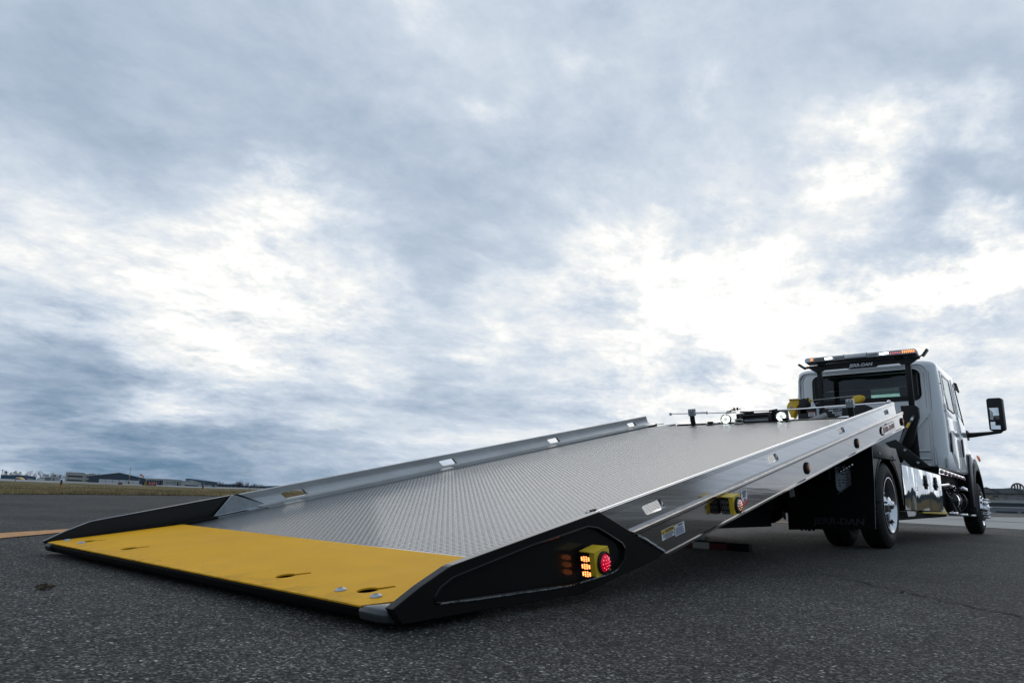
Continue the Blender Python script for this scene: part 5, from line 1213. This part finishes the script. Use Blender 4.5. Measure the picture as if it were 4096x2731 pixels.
doorw = mat('white_hangar_door', (.50, .52, .52), .5, 0, .1, .5); cream = mat('cream_block_wall', (.36, .36, .33), .7, 0, .12, .6)
winb = mat('dark_ribbon_glass', (.02, .028, .035), .15); greyw = mat('grey_siding', (.20, .215, .22), .6, 0, .15, 1)
palew = mat('pale_grey_wall', (.38, .385, .37), .7, 0, .1, .5); dkline = mat('door_gap', (.05, .055, .06), .7)
s_ = px2m(300)
# blue hangar, far left
b_ = Bld('blue_hangar', 'long blue hangar with pale low-pitched roof at the far left edge', 'hangar', 3, 142, 300, 300, 1912.5, 1918.5)
Wd = b_.W; H1, H2, H3 = 13*s_, 16.5*s_, 12*s_
b_.part('wall', bluew, lambda m: m.prism([(0, 0, -.5), (Wd, 0, -.5), (Wd, 0, 11*s_), (Wd*.55, 0, 15*s_), (0, 0, 12.5*s_)], (0, 20, 0)))
b_.part('roof', roofw, lambda m: m.prism([(-.3, -.4, 12.5*s_), (Wd*.27, -.4, 16*s_), (Wd*.76, -.4, 15*s_), (Wd+.3, -.4, 11*s_), (Wd+.3, -.4, 11.8*s_), (Wd*.76, -.4, 16.3*s_), (Wd*.27, -.4, 18*s_), (-.3, -.4, 13.8*s_)], (0, 21, 0)))
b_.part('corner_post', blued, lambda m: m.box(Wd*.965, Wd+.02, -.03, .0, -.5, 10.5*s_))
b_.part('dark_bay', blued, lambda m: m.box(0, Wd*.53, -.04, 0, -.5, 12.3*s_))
# vehicles and clutter by it
def small(name, label, cat, px, yb, D, wpx, hpx, m_, prof=None, depth=2.0):
    p = at(px, yb, D); o = thing(name, label, cat, p); s0 = D/FPX
    return o, p, s0
o, p, s0 = small('curved_canopy', 'yellow and white curved canopy leaning by the blue hangar', 'canopy', 62, 1916, 260, 30, 10, None)
mb = MB(); pf = [(-1, 0), (0, 5), (3, 8.2), (8, 8.4), (14, 6), (20, 3), (29, -1.8), (22, -.6), (12, 2.5), (6, 4), (2, 3)]
mb.prism([p+RG*(x*s0)+UP*(z*s0) for x, z in pf], FG*2.2); mb.build('canopy_skin', mat('canopy_yellow', (.52, .33, .10), .5), o)
mb = MB(); mb.prism([p+RG*(x*s0)+UP*(z*s0)-FG*.05 for x, z in [(3, 7.6), (6.5, 8.0), (8.5, 5.5), (5, 4.6)]], FG*.06); mb.build('white_panel', sticker, o)
carb = mat('dark_car_paint', (.015, .016, .02), .25)
def car(px, yb, D, wpx, label):
    p = at(px, yb, D); s0 = D/FPX; o = thing('parked_car', label, 'car', p, 'cars parked by the blue hangar'); k = wpx*s0
    P = lambda u, w, z: p+RG*(u*k)+FG*w+UP*(z*k)
    mb = MB(); mb.prism([P(0, 0, .06), (P(0, 0, .2)), P(.12, 0, .26), P(.25, 0, .40), P(.65, 0, .40), P(.8, 0, .27), P(1, 0, .22), P(1, 0, .06)], FG*1.6); mb.build('body', carb, o)
    for u in (.2, .8): mb = MB(); mb.lathe([(-.01, .0001), (-.01, .09*k), (.2, .09*k), (.2, .0001)], P(u, 0, .08), FG, 12); mb.build('wheel', rubber, o)
    mb = MB(); mb.prism([P(.29, -.02, .28), P(.33, -.02, .36), P(.6, -.02, .36), P(.68, -.02, .28)], FG*.02); mb.build('window', winb, o)
car(99, 1917.3, 255, 11, 'dark car parked left of the other before the blue hangar'); car(111, 1917.6, 258, 8, 'smaller dark car parked right of the other before the blue hangar')
o, p, s0 = small('wooden_crate', 'low tan crate at the right end of the blue hangar', 'crate', 127, 1919.2, 252, 0, 0, None)
mb = MB(); mb.obox(p+UP*.10, RG*.5, FG*.4, UP*.12); mb.build('box', mat('tan_crate', (.32, .23, .12), .7), o); mb = MB(); mb.obox(p+UP*.24, RG*.54, FG*.44, UP*.02); mb.build('lid', mat('tan_lid', (.26, .18, .09), .7), o)
# slanted white blast screen
o, p, s0 = small('blast_screen', 'slanted pale grey screen standing right of the blue hangar', 'screen', 143, 1920.2, 250, 0, 0, None)
mb = MB(); mb.prism([p, p+RG*33*s0-UP*.03, p+RG*29*s0+UP*9.0*s0+FG*.6, p+RG*1*s0+UP*9.8*s0+FG*.6], FG*.12); mb.build('panel', palew, o)
mb = MB(); 
for u in (6, 25): mb.tube([p+RG*u*s0+UP*.7, p+RG*u*s0+FG*1.2], .05, 6)
mb.build('brace', galv, o)
# low pale sheds behind the screen
b_ = Bld('low_shed', 'low pale shed with a dark doorway between the screen and the office block', 'shed', 205, 240, 310, 310, 1921, 1922)
b_.part('wall', palew, lambda m: m.prism([(0, 0, -.3), (b_.W, 0, -.3), (b_.W, 0, 8*s_), (b_.W*.35, 0, 13*s_), (0, 0, 11*s_)], (0, 8, 0)))
b_.part('doorway', dkline, lambda m: m.box(b_.W*.18, b_.W*.30, -.03, 0, -.2, 9*s_)); b_.part('roof', roofw, lambda m: m.prism([(-.2, -.2, 11*s_), (b_.W*.35, -.2, 13*s_), (b_.W+.2, -.2, 8*s_), (b_.W+.2, -.2, 8.8*s_), (b_.W*.35, -.2, 14*s_), (-.2, -.2, 12*s_)], (0, 8.5, 0)))
b_ = Bld('storage_shed', 'long faint grey shed half hidden behind bare trees', 'shed', 160, 206, 330, 330, 1919.5, 1921)
b_.part('wall', greyw, lambda m: m.box(0, b_.W, 0, 8, -.3, 12*s_)); b_.part('roof', roofw, lambda m: m.box(-.2, b_.W+.2, -.2, 8.4, 12*s_, 13.2*s_))
# office block
b_ = Bld('office_block', 'cream two storey office block with long dark ribbon windows', 'building', 260, 408, 330, 350, 1923, 1930)
s3 = px2m(335); Wd = b_.W
b_.part('wall', cream, lambda m: (m.box(0, Wd*.50, 0, 14, -.5, 34*s3), m.box(Wd*.50, Wd, .8, 14, -.5, 31*s3)))
b_.part('parapet', palew, lambda m: (m.box(-.1, Wd*.505, -.12, 14, 32.5*s3, 34.6*s3), m.box(Wd*.505, Wd+.1, .68, 14, 30*s3, 31.6*s3)))
for (u0, u1, z0, z1) in ((.045, .455, 17, 23), (.045, .455, 2, 7), (.56, .98, 17, 22.5), (.56, .98, 2.5, 8)):
    w0 = -.05 if u1 < .5 else .75
    f_ = b_.part('window', winb, lambda m: m.box(Wd*u0, Wd*u1, w0, w0+.05, z0*s3, z1*s3))
    b_.part('sill', palew, lambda m: m.box(Wd*u0-.1, Wd*u1+.1, w0-.06, w0, (z0-.8)*s3, z0*s3), f_)
for (u0, u1) in ((.30, .48), (.62, .80)): b_.part('roof_unit', greyw, lambda m: m.box(Wd*u0, Wd*u1, 4, 8, 34*s3 if u0 < .5 else 31*s3, 36*s3 if u0 < .5 else 34*s3))
for px in (372, 391):
    p = at(px, 1896, 338); o = thing('roof_antenna', 'thin antenna mast on the office roof, %s of two' % ('left' if px < 380 else 'right'), 'antenna', p); mb = MB(); mb.tube([p-UP*1.0, p+UP*2.2], .035, 5); mb.build('mast', galv, o)
    mb = MB(); mb.obox(p+UP*1.2, RG*.18, FG*.02, UP*.02); mb.build('crossarm', galv, o)
# big dark hangar
b_ = Bld('dark_hangar', 'large dark slate gabled hangar with a row of white sliding doors', 'hangar', 352, 584, 290, 275, 1927.5, 1937)
s4 = px2m(285); Wd = b_.W
gz = lambda pxu: 0
b_.part('wall', navy, lambda m: m.prism([(0, 0, -.4), (Wd, 0, -.4), (Wd, 0, 22.5*s4), (Wd*.505, 0, 43*s4), (0, 0, 24*s4)], (0, 26, 0)))
b_.part('roof', roofw, lambda m: (m.prism([(-.2, -.3, 24*s4), (Wd*.505, -.3, 43*s4), (Wd*.505, -.3, 44.2*s4), (-.2, -.3, 25*s4)], (0, 27, 0)), m.prism([(Wd*.505, -.3, 43*s4), (Wd+.2, -.3, 22.5*s4), (Wd+.2, -.3, 23.4*s4), (Wd*.505, -.3, 44.2*s4)], (0, 27, 0))))
for k in range(6):
    u0 = .175+k*.117; b_.part('door_leaf', doorw, lambda m: m.box(Wd*u0+.06, Wd*(u0+.117)-.06, -.10-.03*(k % 2), -.02, -.2, 14.5*s4-.0*k))
b_.part('lintel', dkline, lambda m: m.box(Wd*.17, Wd*.88, -.14, 0, 14.5*s4, 15.2*s4))
for px in (361, 374):
    p = at(px, 1934-.2, 270); o = thing('standpipe', 'short dark standpipe before the dark hangar, %s of the pair' % ('left' if px < 370 else 'right'), 'standpipe', p); mb = MB(); mb.tube([p, p+UP*.9], .06, 8); mb.build('pipe', dkline, o); mb = MB(); mb.tube([p+UP*.9, p+UP*1.15], .11, 8); mb.build('cap', mat('brown_cap', (.09, .06, .05), .7), o)
# annex, pale hangars
b_ = Bld('grey_annex', 'grey glazed annex joined to the right of the dark hangar', 'annex', 584, 654, 270, 262, 1938, 1941)
s5 = px2m(266); Wd = b_.W
b_.part('wall', greyw, lambda m: m.box(0, Wd, 0, 14, -.4, 26*s5)); b_.part('fascia', palew, lambda m: m.box(-.1, Wd+.1, -.25, 14, 20*s5, 26.5*s5))
for k in range(7): 
    f_ = b_.part('window', winb if k % 2 else blued, lambda m: m.box(Wd*(k/7)+.15, Wd*((k+1)/7)-.15, -.06, 0, 2*s5, 19*s5))
b_ = Bld('pale_hangar', 'pale flat roofed hangar with half open doors beside the grey annex', 'hangar', 652, 727, 262, 254, 1941, 1944.5)
s6 = px2m(258); Wd = b_.W
b_.part('wall', palew, lambda m: m.prism([(0, 0, -.4), (Wd, 0, -.4), (Wd, 0, 20*s6), (Wd*.95, 0, 24.5*s6), (Wd*.1, 0, 26*s6), (0, 0, 25*s6)], (0, 16, 0)))
b_.part('roof', roofw, lambda m: m.prism([(-.2, -.2, 25*s6), (Wd*.1, -.2, 26*s6), (Wd*.95, -.2, 24.5*s6), (Wd+.2, -.2, 20*s6), (Wd+.2, -.2, 21*s6), (Wd*.95, -.2, 25.5*s6), (Wd*.1, -.2, 27.2*s6), (-.2, -.2, 26*s6)], (0, 16.5, 0)))
b_.part('door_opening', dkline, lambda m: m.box(Wd*.12, Wd*.80, -.03, 0, -.2, 17*s6))
for (u0, u1, z1) in ((.13, .22, 8), (.24, .36, 8), (.38, .52, 8), (.54, .60, 15), (.64, .72, 15), (.13, .52, 15.5)):
    b_.part('door_leaf', doorw if z1 < 15.2 else cream, lambda m: m.box(Wd*u0, Wd*u1, -.10, -.04, (10 if z1 == 15.5 else .3)*s6, z1*s6))
b_ = Bld('gabled_hangar', 'small pale gabled hangar with a white round badge over its doors', 'hangar', 725, 803, 254, 246, 1944.5, 1948.5)
s7 = px2m(250); Wd = b_.W
b_.part('wall', palew, lambda m: m.prism([(0, 0, -.4), (Wd, 0, -.4), (Wd, 0, 17*s7), (Wd*.50, 0, 27*s7), (0, 0, 19.5*s7)], (0, 16, 0)))
b_.part('roof', roofw, lambda m: (m.prism([(-.2, -.25, 19.5*s7), (Wd*.5, -.25, 27*s7), (Wd*.5, -.25, 28*s7), (-.2, -.25, 20.3*s7)], (0, 16.5, 0)), m.prism([(Wd*.5, -.25, 27*s7), (Wd+.2, -.25, 17*s7), (Wd+.2, -.25, 17.8*s7), (Wd*.5, -.25, 28*s7)], (0, 16.5, 0))))
b_.part('door_opening', dkline, lambda m: m.box(Wd*.17, Wd*.84, -.03, 0, -.2, 13*s7)); b_.part('door_band', doorw, lambda m: m.box(Wd*.18, Wd*.82, -.08, -.04, 8.5*s7, 12.4*s7)); b_.part('door_leaf', slate, lambda m: m.box(Wd*.18, Wd*.82, -.08, -.04, 0, 7.5*s7))
b_.part('badge', doorw, lambda m: m.box(Wd*.48, Wd*.57, -.06, 0, 19*s7, 24*s7))
b_ = Bld('slate_hangar', 'slate green hangar with white doors and faded lettering panel, rightmost of the row', 'hangar', 740, 868, 262, 236, 1946, 1951.5)
s8 = px2m(245); Wd = b_.W
b_.part('wall', slate, lambda m: m.prism([(Wd*.05, 1, -.4), (Wd, 1, -.4), (Wd, 1, 25*s8), (Wd*.10, 1, 34.5*s8), (0, 1, 34*s8)], (0, 18, 0)))
b_.part('roof', roofw, lambda m: m.prism([(-.3, .7, 34*s8), (Wd*.10, .7, 34.8*s8), (Wd+.2, .7, 25*s8), (Wd+.2, .7, 25.8*s8), (Wd*.10, .7, 35.6*s8)], (0, 18.5, 0)))
for k in range(5): b_.part('door_leaf', doorw, lambda m: m.box(Wd*(.50+k*.068), Wd*(.50+k*.068+.05), .9, 1, -.2, 11*s8))
b_.part('white_bay', doorw, lambda m: m.box(Wd*.93, Wd*.99, .9, 1, 7*s8, 12*s8)); b_.part('faded_sign', greyw, lambda m: (m.box(Wd*.53, Wd*.60, .9, 1, 22*s8, 26*s8), m.box(Wd*.53, Wd*.64, .9, 1, 17*s8, 18.5*s8), m.box(Wd*.53, Wd*.60, .9, 1, 19.5*s8, 21*s8)))
# windsock and mast
D_ = 150; sw = D_/FPX
p = at(514, 1934.5, D_); o = thing('striped_mast', 'tall thin red and white striped mast before the dark hangar', 'mast', p)
hs_ = 65*sw; nb_ = 7
for k in range(nb_): mb = MB(); mb.tube([p+UP*hs_*k/nb_, p+UP*hs_*(k+1)/nb_], .055, 8); mb.build('band', mat('mast_red', (.30, .05, .05), .5) if k % 2 == 0 else doorw, o)
mb = MB(); mb.lathe([(0, .20), (.25, .22), (.5, .12), (.6, .06)], p, UP, 10); mb.build('base', mat('mast_base_red', (.14, .03, .03), .6), o)
p = at(555, 1937, D_+20); sw2 = (D_+20)/FPX; o = thing('windsock', 'drooping orange windsock on a thin pole above the hangar roof end', 'windsock', p)
mb = MB(); mb.tube([p, p+UP*43*sw2], .03, 6); mb.build('pole', galv, o)
org = mat('orange_fabric', (.55, .11, .04), .7)
mb = MB(); c0 = p+UP*36*sw2; pts = [c0+UP*.12, c0+RG*4*sw2+UP*.10, c0+RG*9*sw2-UP*1*sw2, c0+RG*13*sw2-UP*4*sw2, c0+RG*16*sw2-UP*9*sw2]; mb.tube(pts, [3.0*sw2, 3.1*sw2, 2.7*sw2, 2.3*sw2, 1.7*sw2], 12); mb.build('sock', org, o, smooth=True)
# taxiway sign D 9-27
D_ = 104; sw = D_/FPX; p = at(567, 1941.5, D_); p1_ = at(623, 1944.5, D_)
o = thing('runway_sign', 'low taxiway sign with yellow D on black and white 9-27 on red', 'sign', p); ux = (p1_-p); Ws = ux.length; ux.normalize(); H = 14*sw
bz = UP*.09
mb = MB(); mb.prism([p+bz, p+ux*Ws*.40+bz, p+ux*Ws*.40+bz+UP*H, p+bz+UP*H], FG*.25); mb.build('black_panel', mat('sign_black', (.012, .012, .012), .4), o)
mb = MB(); mb.prism([p+ux*Ws*.41+bz, p+ux*Ws+bz, p+ux*Ws+bz+UP*H, p+ux*Ws*.41+bz+UP*H], FG*.25); mb.build('red_panel', mat('sign_red', (.26, .015, .03), .4), o)
for k in range(5): mb = MB(); q = p+ux*Ws*(.06+k*.22); mb.tube([q, q+bz], .04, 6); mb.build('leg', dkline, o)
text('letter', 'D', mat('sign_yellow', (.70, .50, .05), .5), o, p+ux*Ws*.26+bz+UP*H*.5-FG*.02, ux, UP, H*.95, .01, bold=.01)
text('letter', '9-27', doorw, o, p+ux*Ws*.71+bz+UP*H*.5-FG*.02, ux, UP, H*.95, .01, bold=.01)
D_ = 120; p = at(474, 1936.5, D_); sw = D_/FPX; o = thing('equipment_cabinet', 'small dark red cabinet with a short pipe on the grass left of the mast', 'cabinet', p)
mb = MB(); mb.obox(p+UP*3.5*sw+RG*7*sw, RG*7*sw, FG*.2, UP*3.5*sw); mb.build('box', mat('dark_red_box', (.09, .03, .03), .6), o); mb = MB(); mb.tube([p+RG*9*sw+UP*7*sw, p+RG*9*sw+UP*10*sw], .06, 6); mb.build('pipe', dkline, o)
# black mound and small post in grass
p = gp(545, 26); o = None
mb = MB(); rr3 = random.Random(4)
mb.lathe([(0, .26), (.03, .22), (.06, .10), (.07, .0001)], gp(545, 27, .01), UP, 14, lambda i, k, r: r*(1+.25*sin(k*1.7)+.1*sin(k*4))); q = mb.build('drain_cover', dkline); tag(q, 'flat dark drain mound in the grass below the runway sign', 'drain')
# utility pole
p = at(4, 1915, 330); o = thing('utility_pole', 'dark wooden utility pole with crossarm at the extreme left edge', 'pole', p); wd_ = mat('dark_wood', (.03, .026, .024), .9)
mb = MB(); mb.tube([p, p+UP*4.6], .12, 8); mb.build('pole', wd_, o); mb = MB(); mb.obox(p+UP*4.1, RG*.7, FG*.06, UP*.06); mb.build('crossarm', wd_, o)

# ---- bare winter trees
bark = mat('bare_branches', (.045, .038, .034), .95, 0, .3, 2); evg = mat('dark_evergreen', (.018, .026, .018), .9, 0, .4, 3)
def bare_tree(px, yb, D, hpx, label, seed, dense=1.0, group='bare trees behind the airfield buildings', wide=1.0):
    rg4 = random.Random(seed); p = at(px, yb, D); H = hpx*D/FPX; o = thing('bare_tree', label, 'tree', p, group)
    mb = MB(); mb.tube([p-UP*.5, p+UP*H*.25, p+UP*H*.5+RG*rg4.uniform(-.1, .1)], [H*.035, H*.026, H*.015], 6); mb.build('trunk', bark, o)
    mb = MB()
    def br(a, d, ln, r, lev):
        e = a+d*ln; w = d.orthogonal().normalized()*r; w2 = d.cross(w).normalized()*r
        mb.add([a+w, a-w*.5+w2*.86, a-w*.5-w2*.86, e], [(0, 1, 3), (1, 2, 3), (2, 0, 3)])
        if lev == 0: return
        for k in range(3 if lev > 1 else 4):
            nd = (d+Vector((rg4.gauss(0, .55), rg4.gauss(0, .55), rg4.gauss(.12, .35)))).normalized(); br(a+d*ln*rg4.uniform(.35, .95), nd, ln*rg4.uniform(.45, .72), r*.62, lev-1)
    for k in range(int(9*dense)):
        a = rg4.uniform(0, 2*pi); el = rg4.uniform(.35, 1.35); d = (RG*cos(a)*cos(el)*wide+FG*sin(a)*cos(el)+UP*sin(el)).normalized()
        br(p+UP*H*rg4.uniform(.16, .48), d, H*rg4.uniform(.28, .46), H*.012, 3)
    mb.build('crown', bark, o)
def evergreen(px, yb, D, hpx, wpx, label, seed):
    rg4 = random.Random(seed); p = at(px, yb, D); H = hpx*D/FPX; Wt = wpx*D/FPX/2; o = thing('dark_tree', label, 'tree', p, 'dark trees behind the blue hangar')
    mb = MB(); mb.tube([p-UP*.5, p+UP*H*.5], [H*.04, H*.02], 6); mb.build('trunk', bark, o); mb = MB()
    for i in range(700):
        a = rg4.uniform(0, 2*pi); z = rg4.random(); r_ = Wt*(sin(pi*min(1, .22+z*.78))**.6)*rg4.random()**.5*(1+.25*sin(a*3+seed+z*5)); c = p+RG*r_*cos(a)+FG*r_*sin(a)+UP*H*(.10+.88*z); s0 = H*rg4.uniform(.02, .05)
        u1 = Vector((rg4.gauss(0, 1), rg4.gauss(0, 1), rg4.gauss(0, 1))).normalized()*s0; u2 = u1.orthogonal().normalized()*s0*.7; mb.add([c-u1, c+u2, c+u1], [(0, 1, 2)])
    mb.build('crown', evg, o)
TR = [(24, 1910, 34), (66, 1911, 32), (96, 1914, 26), (108, 1914, 28), (120, 1915, 38), (133, 1916, 28), (143, 1916, 24), (158, 1917, 42), (168, 1918, 30), (240, 1921, 26), (250, 1922, 24), (256, 1922, 26)]
for i, (px, yb, h) in enumerate(TR): bare_tree(px, yb, 380, h, ['bare tree with thin crown left of the others over the blue hangar roof', 'bare tree behind the middle of the blue hangar roof', 'sparse bare tree over the right half of the blue hangar', 'bare tree next to the tall one over the blue hangar end', 'tall bare tree rising above the right half of the blue hangar', 'low bare tree at the right end of the blue hangar', 'smallest bare tree just right of the blue hangar', 'tall narrow bare tree standing over the slanted screen', 'bare tree just right of the tall narrow one', 'bare tree over the low pale shed', 'short bare tree between shed and office block', 'bare tree touching the left wall of the office block'][i], 20+i, 1.0)
for i, (px, yb, h, w) in enumerate([(18, 1911, 28, 20), (40, 1912, 24, 16), (58, 1913, 30, 26), (77, 1914, 28, 20)]): evergreen(px, yb, 360, h, w, ['dark dense tree at the left end of the blue hangar', 'small dark tree second from left over the blue hangar', 'broad dark tree behind the hangar roof peak', 'dark rounded tree right of the broad one over the blue hangar'][i], 50+i)
for i, (px, yb, h) in enumerate([(182, 1921, 30), (196, 1922, 32), (211, 1922, 34), (224, 1922, 33), (236, 1922, 28)]): bare_tree(px, yb, 345, h, ['brownish bare tree at the left of the clump over the low sheds', 'brownish bare tree second in the clump over the low sheds', 'tallest brownish bare tree in the middle of the clump over the sheds', 'brownish bare tree fourth in the clump over the low sheds', 'brownish bare tree at the right end of the clump over the sheds'][i], 70+i, 1.9, 'brownish clump over the sheds', 1.3)
for i, (px, yb, h) in enumerate([(280, 1925, 44), (292, 1925, 42), (380, 1926, 36), (398, 1927, 34)]): bare_tree(px, yb, 420, h, ['tree top showing over the left roof of the office block', 'second tree top over the left roof of the office block', 'bare tree top between the two antennas on the office roof', 'bare tree top where the office roof meets the dark hangar'][i], 80+i, 1.5, wide=1.3)
for i, (px, yb, h, dn) in enumerate([(876, 1952, 26, 1.3), (890, 1952, 22, 1.2), (904, 1953, 18, 1.2), (918, 1953, 20, 1.0), (932, 1954, 21, 1.3), (948, 1955, 27, 1.9), (958, 1955, 28, 1.9), (970, 1955, 18, 1.0), (986, 1956, 26, 1.3), (1002, 1957, 18, 1.2), (1014, 1957, 22, 1.3), (1028, 1958, 20, 1.2), (1042, 1959, 20, 1.2), (1056, 1960, 16, 1.2)]):
    bare_tree(px, yb, 240, h*1.12, ['bare tree hard against the slate hangar end', 'bare tree second right of the slate hangar', 'low bare tree third right of the slate hangar', 'bare tree fourth right of the slate hangar', 'bare tree left of the two big round crowns', 'big round bare tree, left of the two big crowns', 'big round bare tree, right of the two big crowns', 'low bare tree between the big crowns and the upright one', 'upright bare tree in the gap right of the big crowns', 'low bare tree right of the upright one', 'bare tree fourth from the bed rail', 'bare tree third from the bed rail', 'bare tree second from the bed rail', 'last bare tree before the bed rail'][i], 100+i, dn*2.4, 'bare trees right of the hangars', 1.2)
# dark low block before the rail
p = at(1016, 1960.5, 200); o = thing('dark_container', 'long low dark container under the bare trees next to the bed rail', 'container', p); s0 = 200/FPX
mb = MB(); mb.prism([p, p+RG*50*s0-UP*.0, p+RG*50*s0+UP*5.5*s0, p+UP*6*s0], FG*2); mb.build('box', dkline, o); mb = MB(); mb.prism([p+UP*6*s0-FG*.05, p+RG*50*s0+UP*5.5*s0-FG*.05, p+RG*50*s0+UP*6.3*s0-FG*.05, p+UP*6.8*s0-FG*.05], FG*2.1); mb.build('roof', slate, o)

# ---- old hangars on the right
s9 = px2m(95)
wl = mat('peeling_white_boards', (.34, .345, .33), .8, 0, .55, 1.4, col2=(.12, .12, .115), stretch=(1, 1, 2.5)); rf = mat('grey_felt_roof', (.17, .18, .18), .8, 0, .2, .5)
tan = mat('tan_band', (.24, .18, .10), .8, 0, .2, 1)
b_ = Bld('old_hangar', 'weathered white sawtooth roofed hangar with a bow truss frame, at the right edge', 'hangar', 3925, 4330, 100, 92, 2052, 2064)
Wd = b_.W; k9 = 100/FPX
b_.part('wall', wl, lambda m: m.box(0, Wd, 0, 18, 52*k9, 80*k9))
b_.part('tan_band', tan, lambda m: m.box(0, Wd*.16, -.06, 0, 54*k9, 63*k9))
b_.part('window', winb, lambda m: m.box(Wd*.145, Wd*.20, -.04, 0, 65*k9, 71*k9))
b_.part('roof', rf, lambda m: m.prism([(-1, -.4, 80*k9), (0, -.4, 96*k9), (Wd*.085, -.4, 103*k9), (Wd*.13, -.4, 97.5*k9), (Wd*.25, -.4, 98*k9), (Wd*.345, -.4, 101*k9), (Wd*.45, -.4, 97*k9), (Wd*.60, -.4, 99*k9), (Wd, -.4, 96*k9), (Wd, -.4, 80*k9)], (0, 18, 0)))
b_.part('roof_verge', dkline, lambda m: (m.tube([(Wd*.085, -.5, 102*k9), (Wd*.22, -.5, 84*k9)], .05, 6), m.tube([(Wd*.345, -.5, 101*k9), (Wd*.46, -.5, 84*k9)], .05, 6)))
def bow(m):
    c = Wd*.41; R_ = Wd*.062
    m.tube([(c+R_*cos(pi*k/12), -.2, 98*k9+R_*1.0*sin(pi*k/12)) for k in range(13)], .12, 8); 
    for u in (-.45, 0, .45): m.tube([(c+R_*u, -.2, 97*k9), (c+R_*u, -.2, 98*k9+R_*.9)], .12, 6)
b_.part('bow_truss', mat('weathered_truss', (.16, .15, .13), .8), bow)
b_ = Bld('low_hangar', 'long low grey building with dark horizontal openings in front of the old hangar', 'building', 3930, 4340, 88, 82, 2049.5, 2061.5)
Wd = b_.W; ka = 88/FPX
gw = mat('grey_blue_panels', (.20, .215, .24), .7, 0, .12, .8)
b_.part('wall', gw, lambda m: m.box(0, Wd, 0, 8, -.2, 50*ka)); b_.part('opening', winb, lambda m: m.box(Wd*.0, Wd, -.04, 0, 26*ka, 40*ka)); b_.part('trim', palew, lambda m: m.box(0, Wd, -.06, 0, 20.5*ka, 25.5*ka)); b_.part('trim', palew, lambda m: m.box(0, Wd, -.06, 0, 40.5*ka, 50*ka))
b_.part('opening', winb, lambda m: m.box(Wd*.14, Wd*.36, -.04, 0, 2.5*ka, 8*ka)); b_.part('opening', winb, lambda m: m.box(Wd*.40, Wd*.62, -.04, 0, 2.5*ka, 8*ka))

# the rest of that side of the airfield, mirrored in the polished bed and toolbox
def shed_off(x, y, ang, W_, H_, dep, name, label, wall_m, roof_m):
    o = thing(name, label, 'hangar', (x, y, GZ), 'hangars beyond the right of the tarmac'); ux = Vector((cos(ang), sin(ang), 0)); wy = Vector((-sin(ang), cos(ang), 0)); P = lambda u, w, z: Vector((x, y, GZ))+ux*u+wy*w+UP*z
    mb = MB(); mb.prism([P(0, 0, -.2), P(W_, 0, -.2), P(W_, 0, H_*.78), P(W_*.5, 0, H_), P(0, 0, H_*.78)], wy*dep); mb.build('wall', wall_m, o)
    mb = MB(); mb.prism([P(-.4, -.4, H_*.79), P(W_*.5, -.4, H_*1.01), P(W_+.4, -.4, H_*.79), P(W_+.4, -.4, H_*.83), P(W_*.5, -.4, H_*1.05), P(-.4, -.4, H_*.83)], wy*(dep+.8)); mb.build('roof', roof_m, o)
    for k in range(4): mb = MB(); mb.prism([P(W_*(.12+.19*k), -.12, 0), P(W_*(.30+.19*k), -.12, 0), P(W_*(.30+.19*k), -.12, H_*.55), P(W_*(.12+.19*k), -.12, H_*.55)], wy*.1); mb.build('door_leaf', palew if k % 2 else tan, o)
shed_off(12, 104, radians(-12), 30, 2.3, 20, 'low_navy_hangar', 'low navy hangar nearest the old sawtooth hangar', navy, rf)
shed_off(44, 94, radians(-35), 26, 7.5, 20, 'slate_side_hangar', 'tall slate hangar standing between low navy and brown hangars', slate, rf)
shed_off(66, 74, radians(-58), 34, 6.5, 20, 'brown_hangar', 'low brown hangar farthest right beyond the tarmac', mat('brown_siding', (.10, .085, .065), .7, 0, .15, 1), rf)
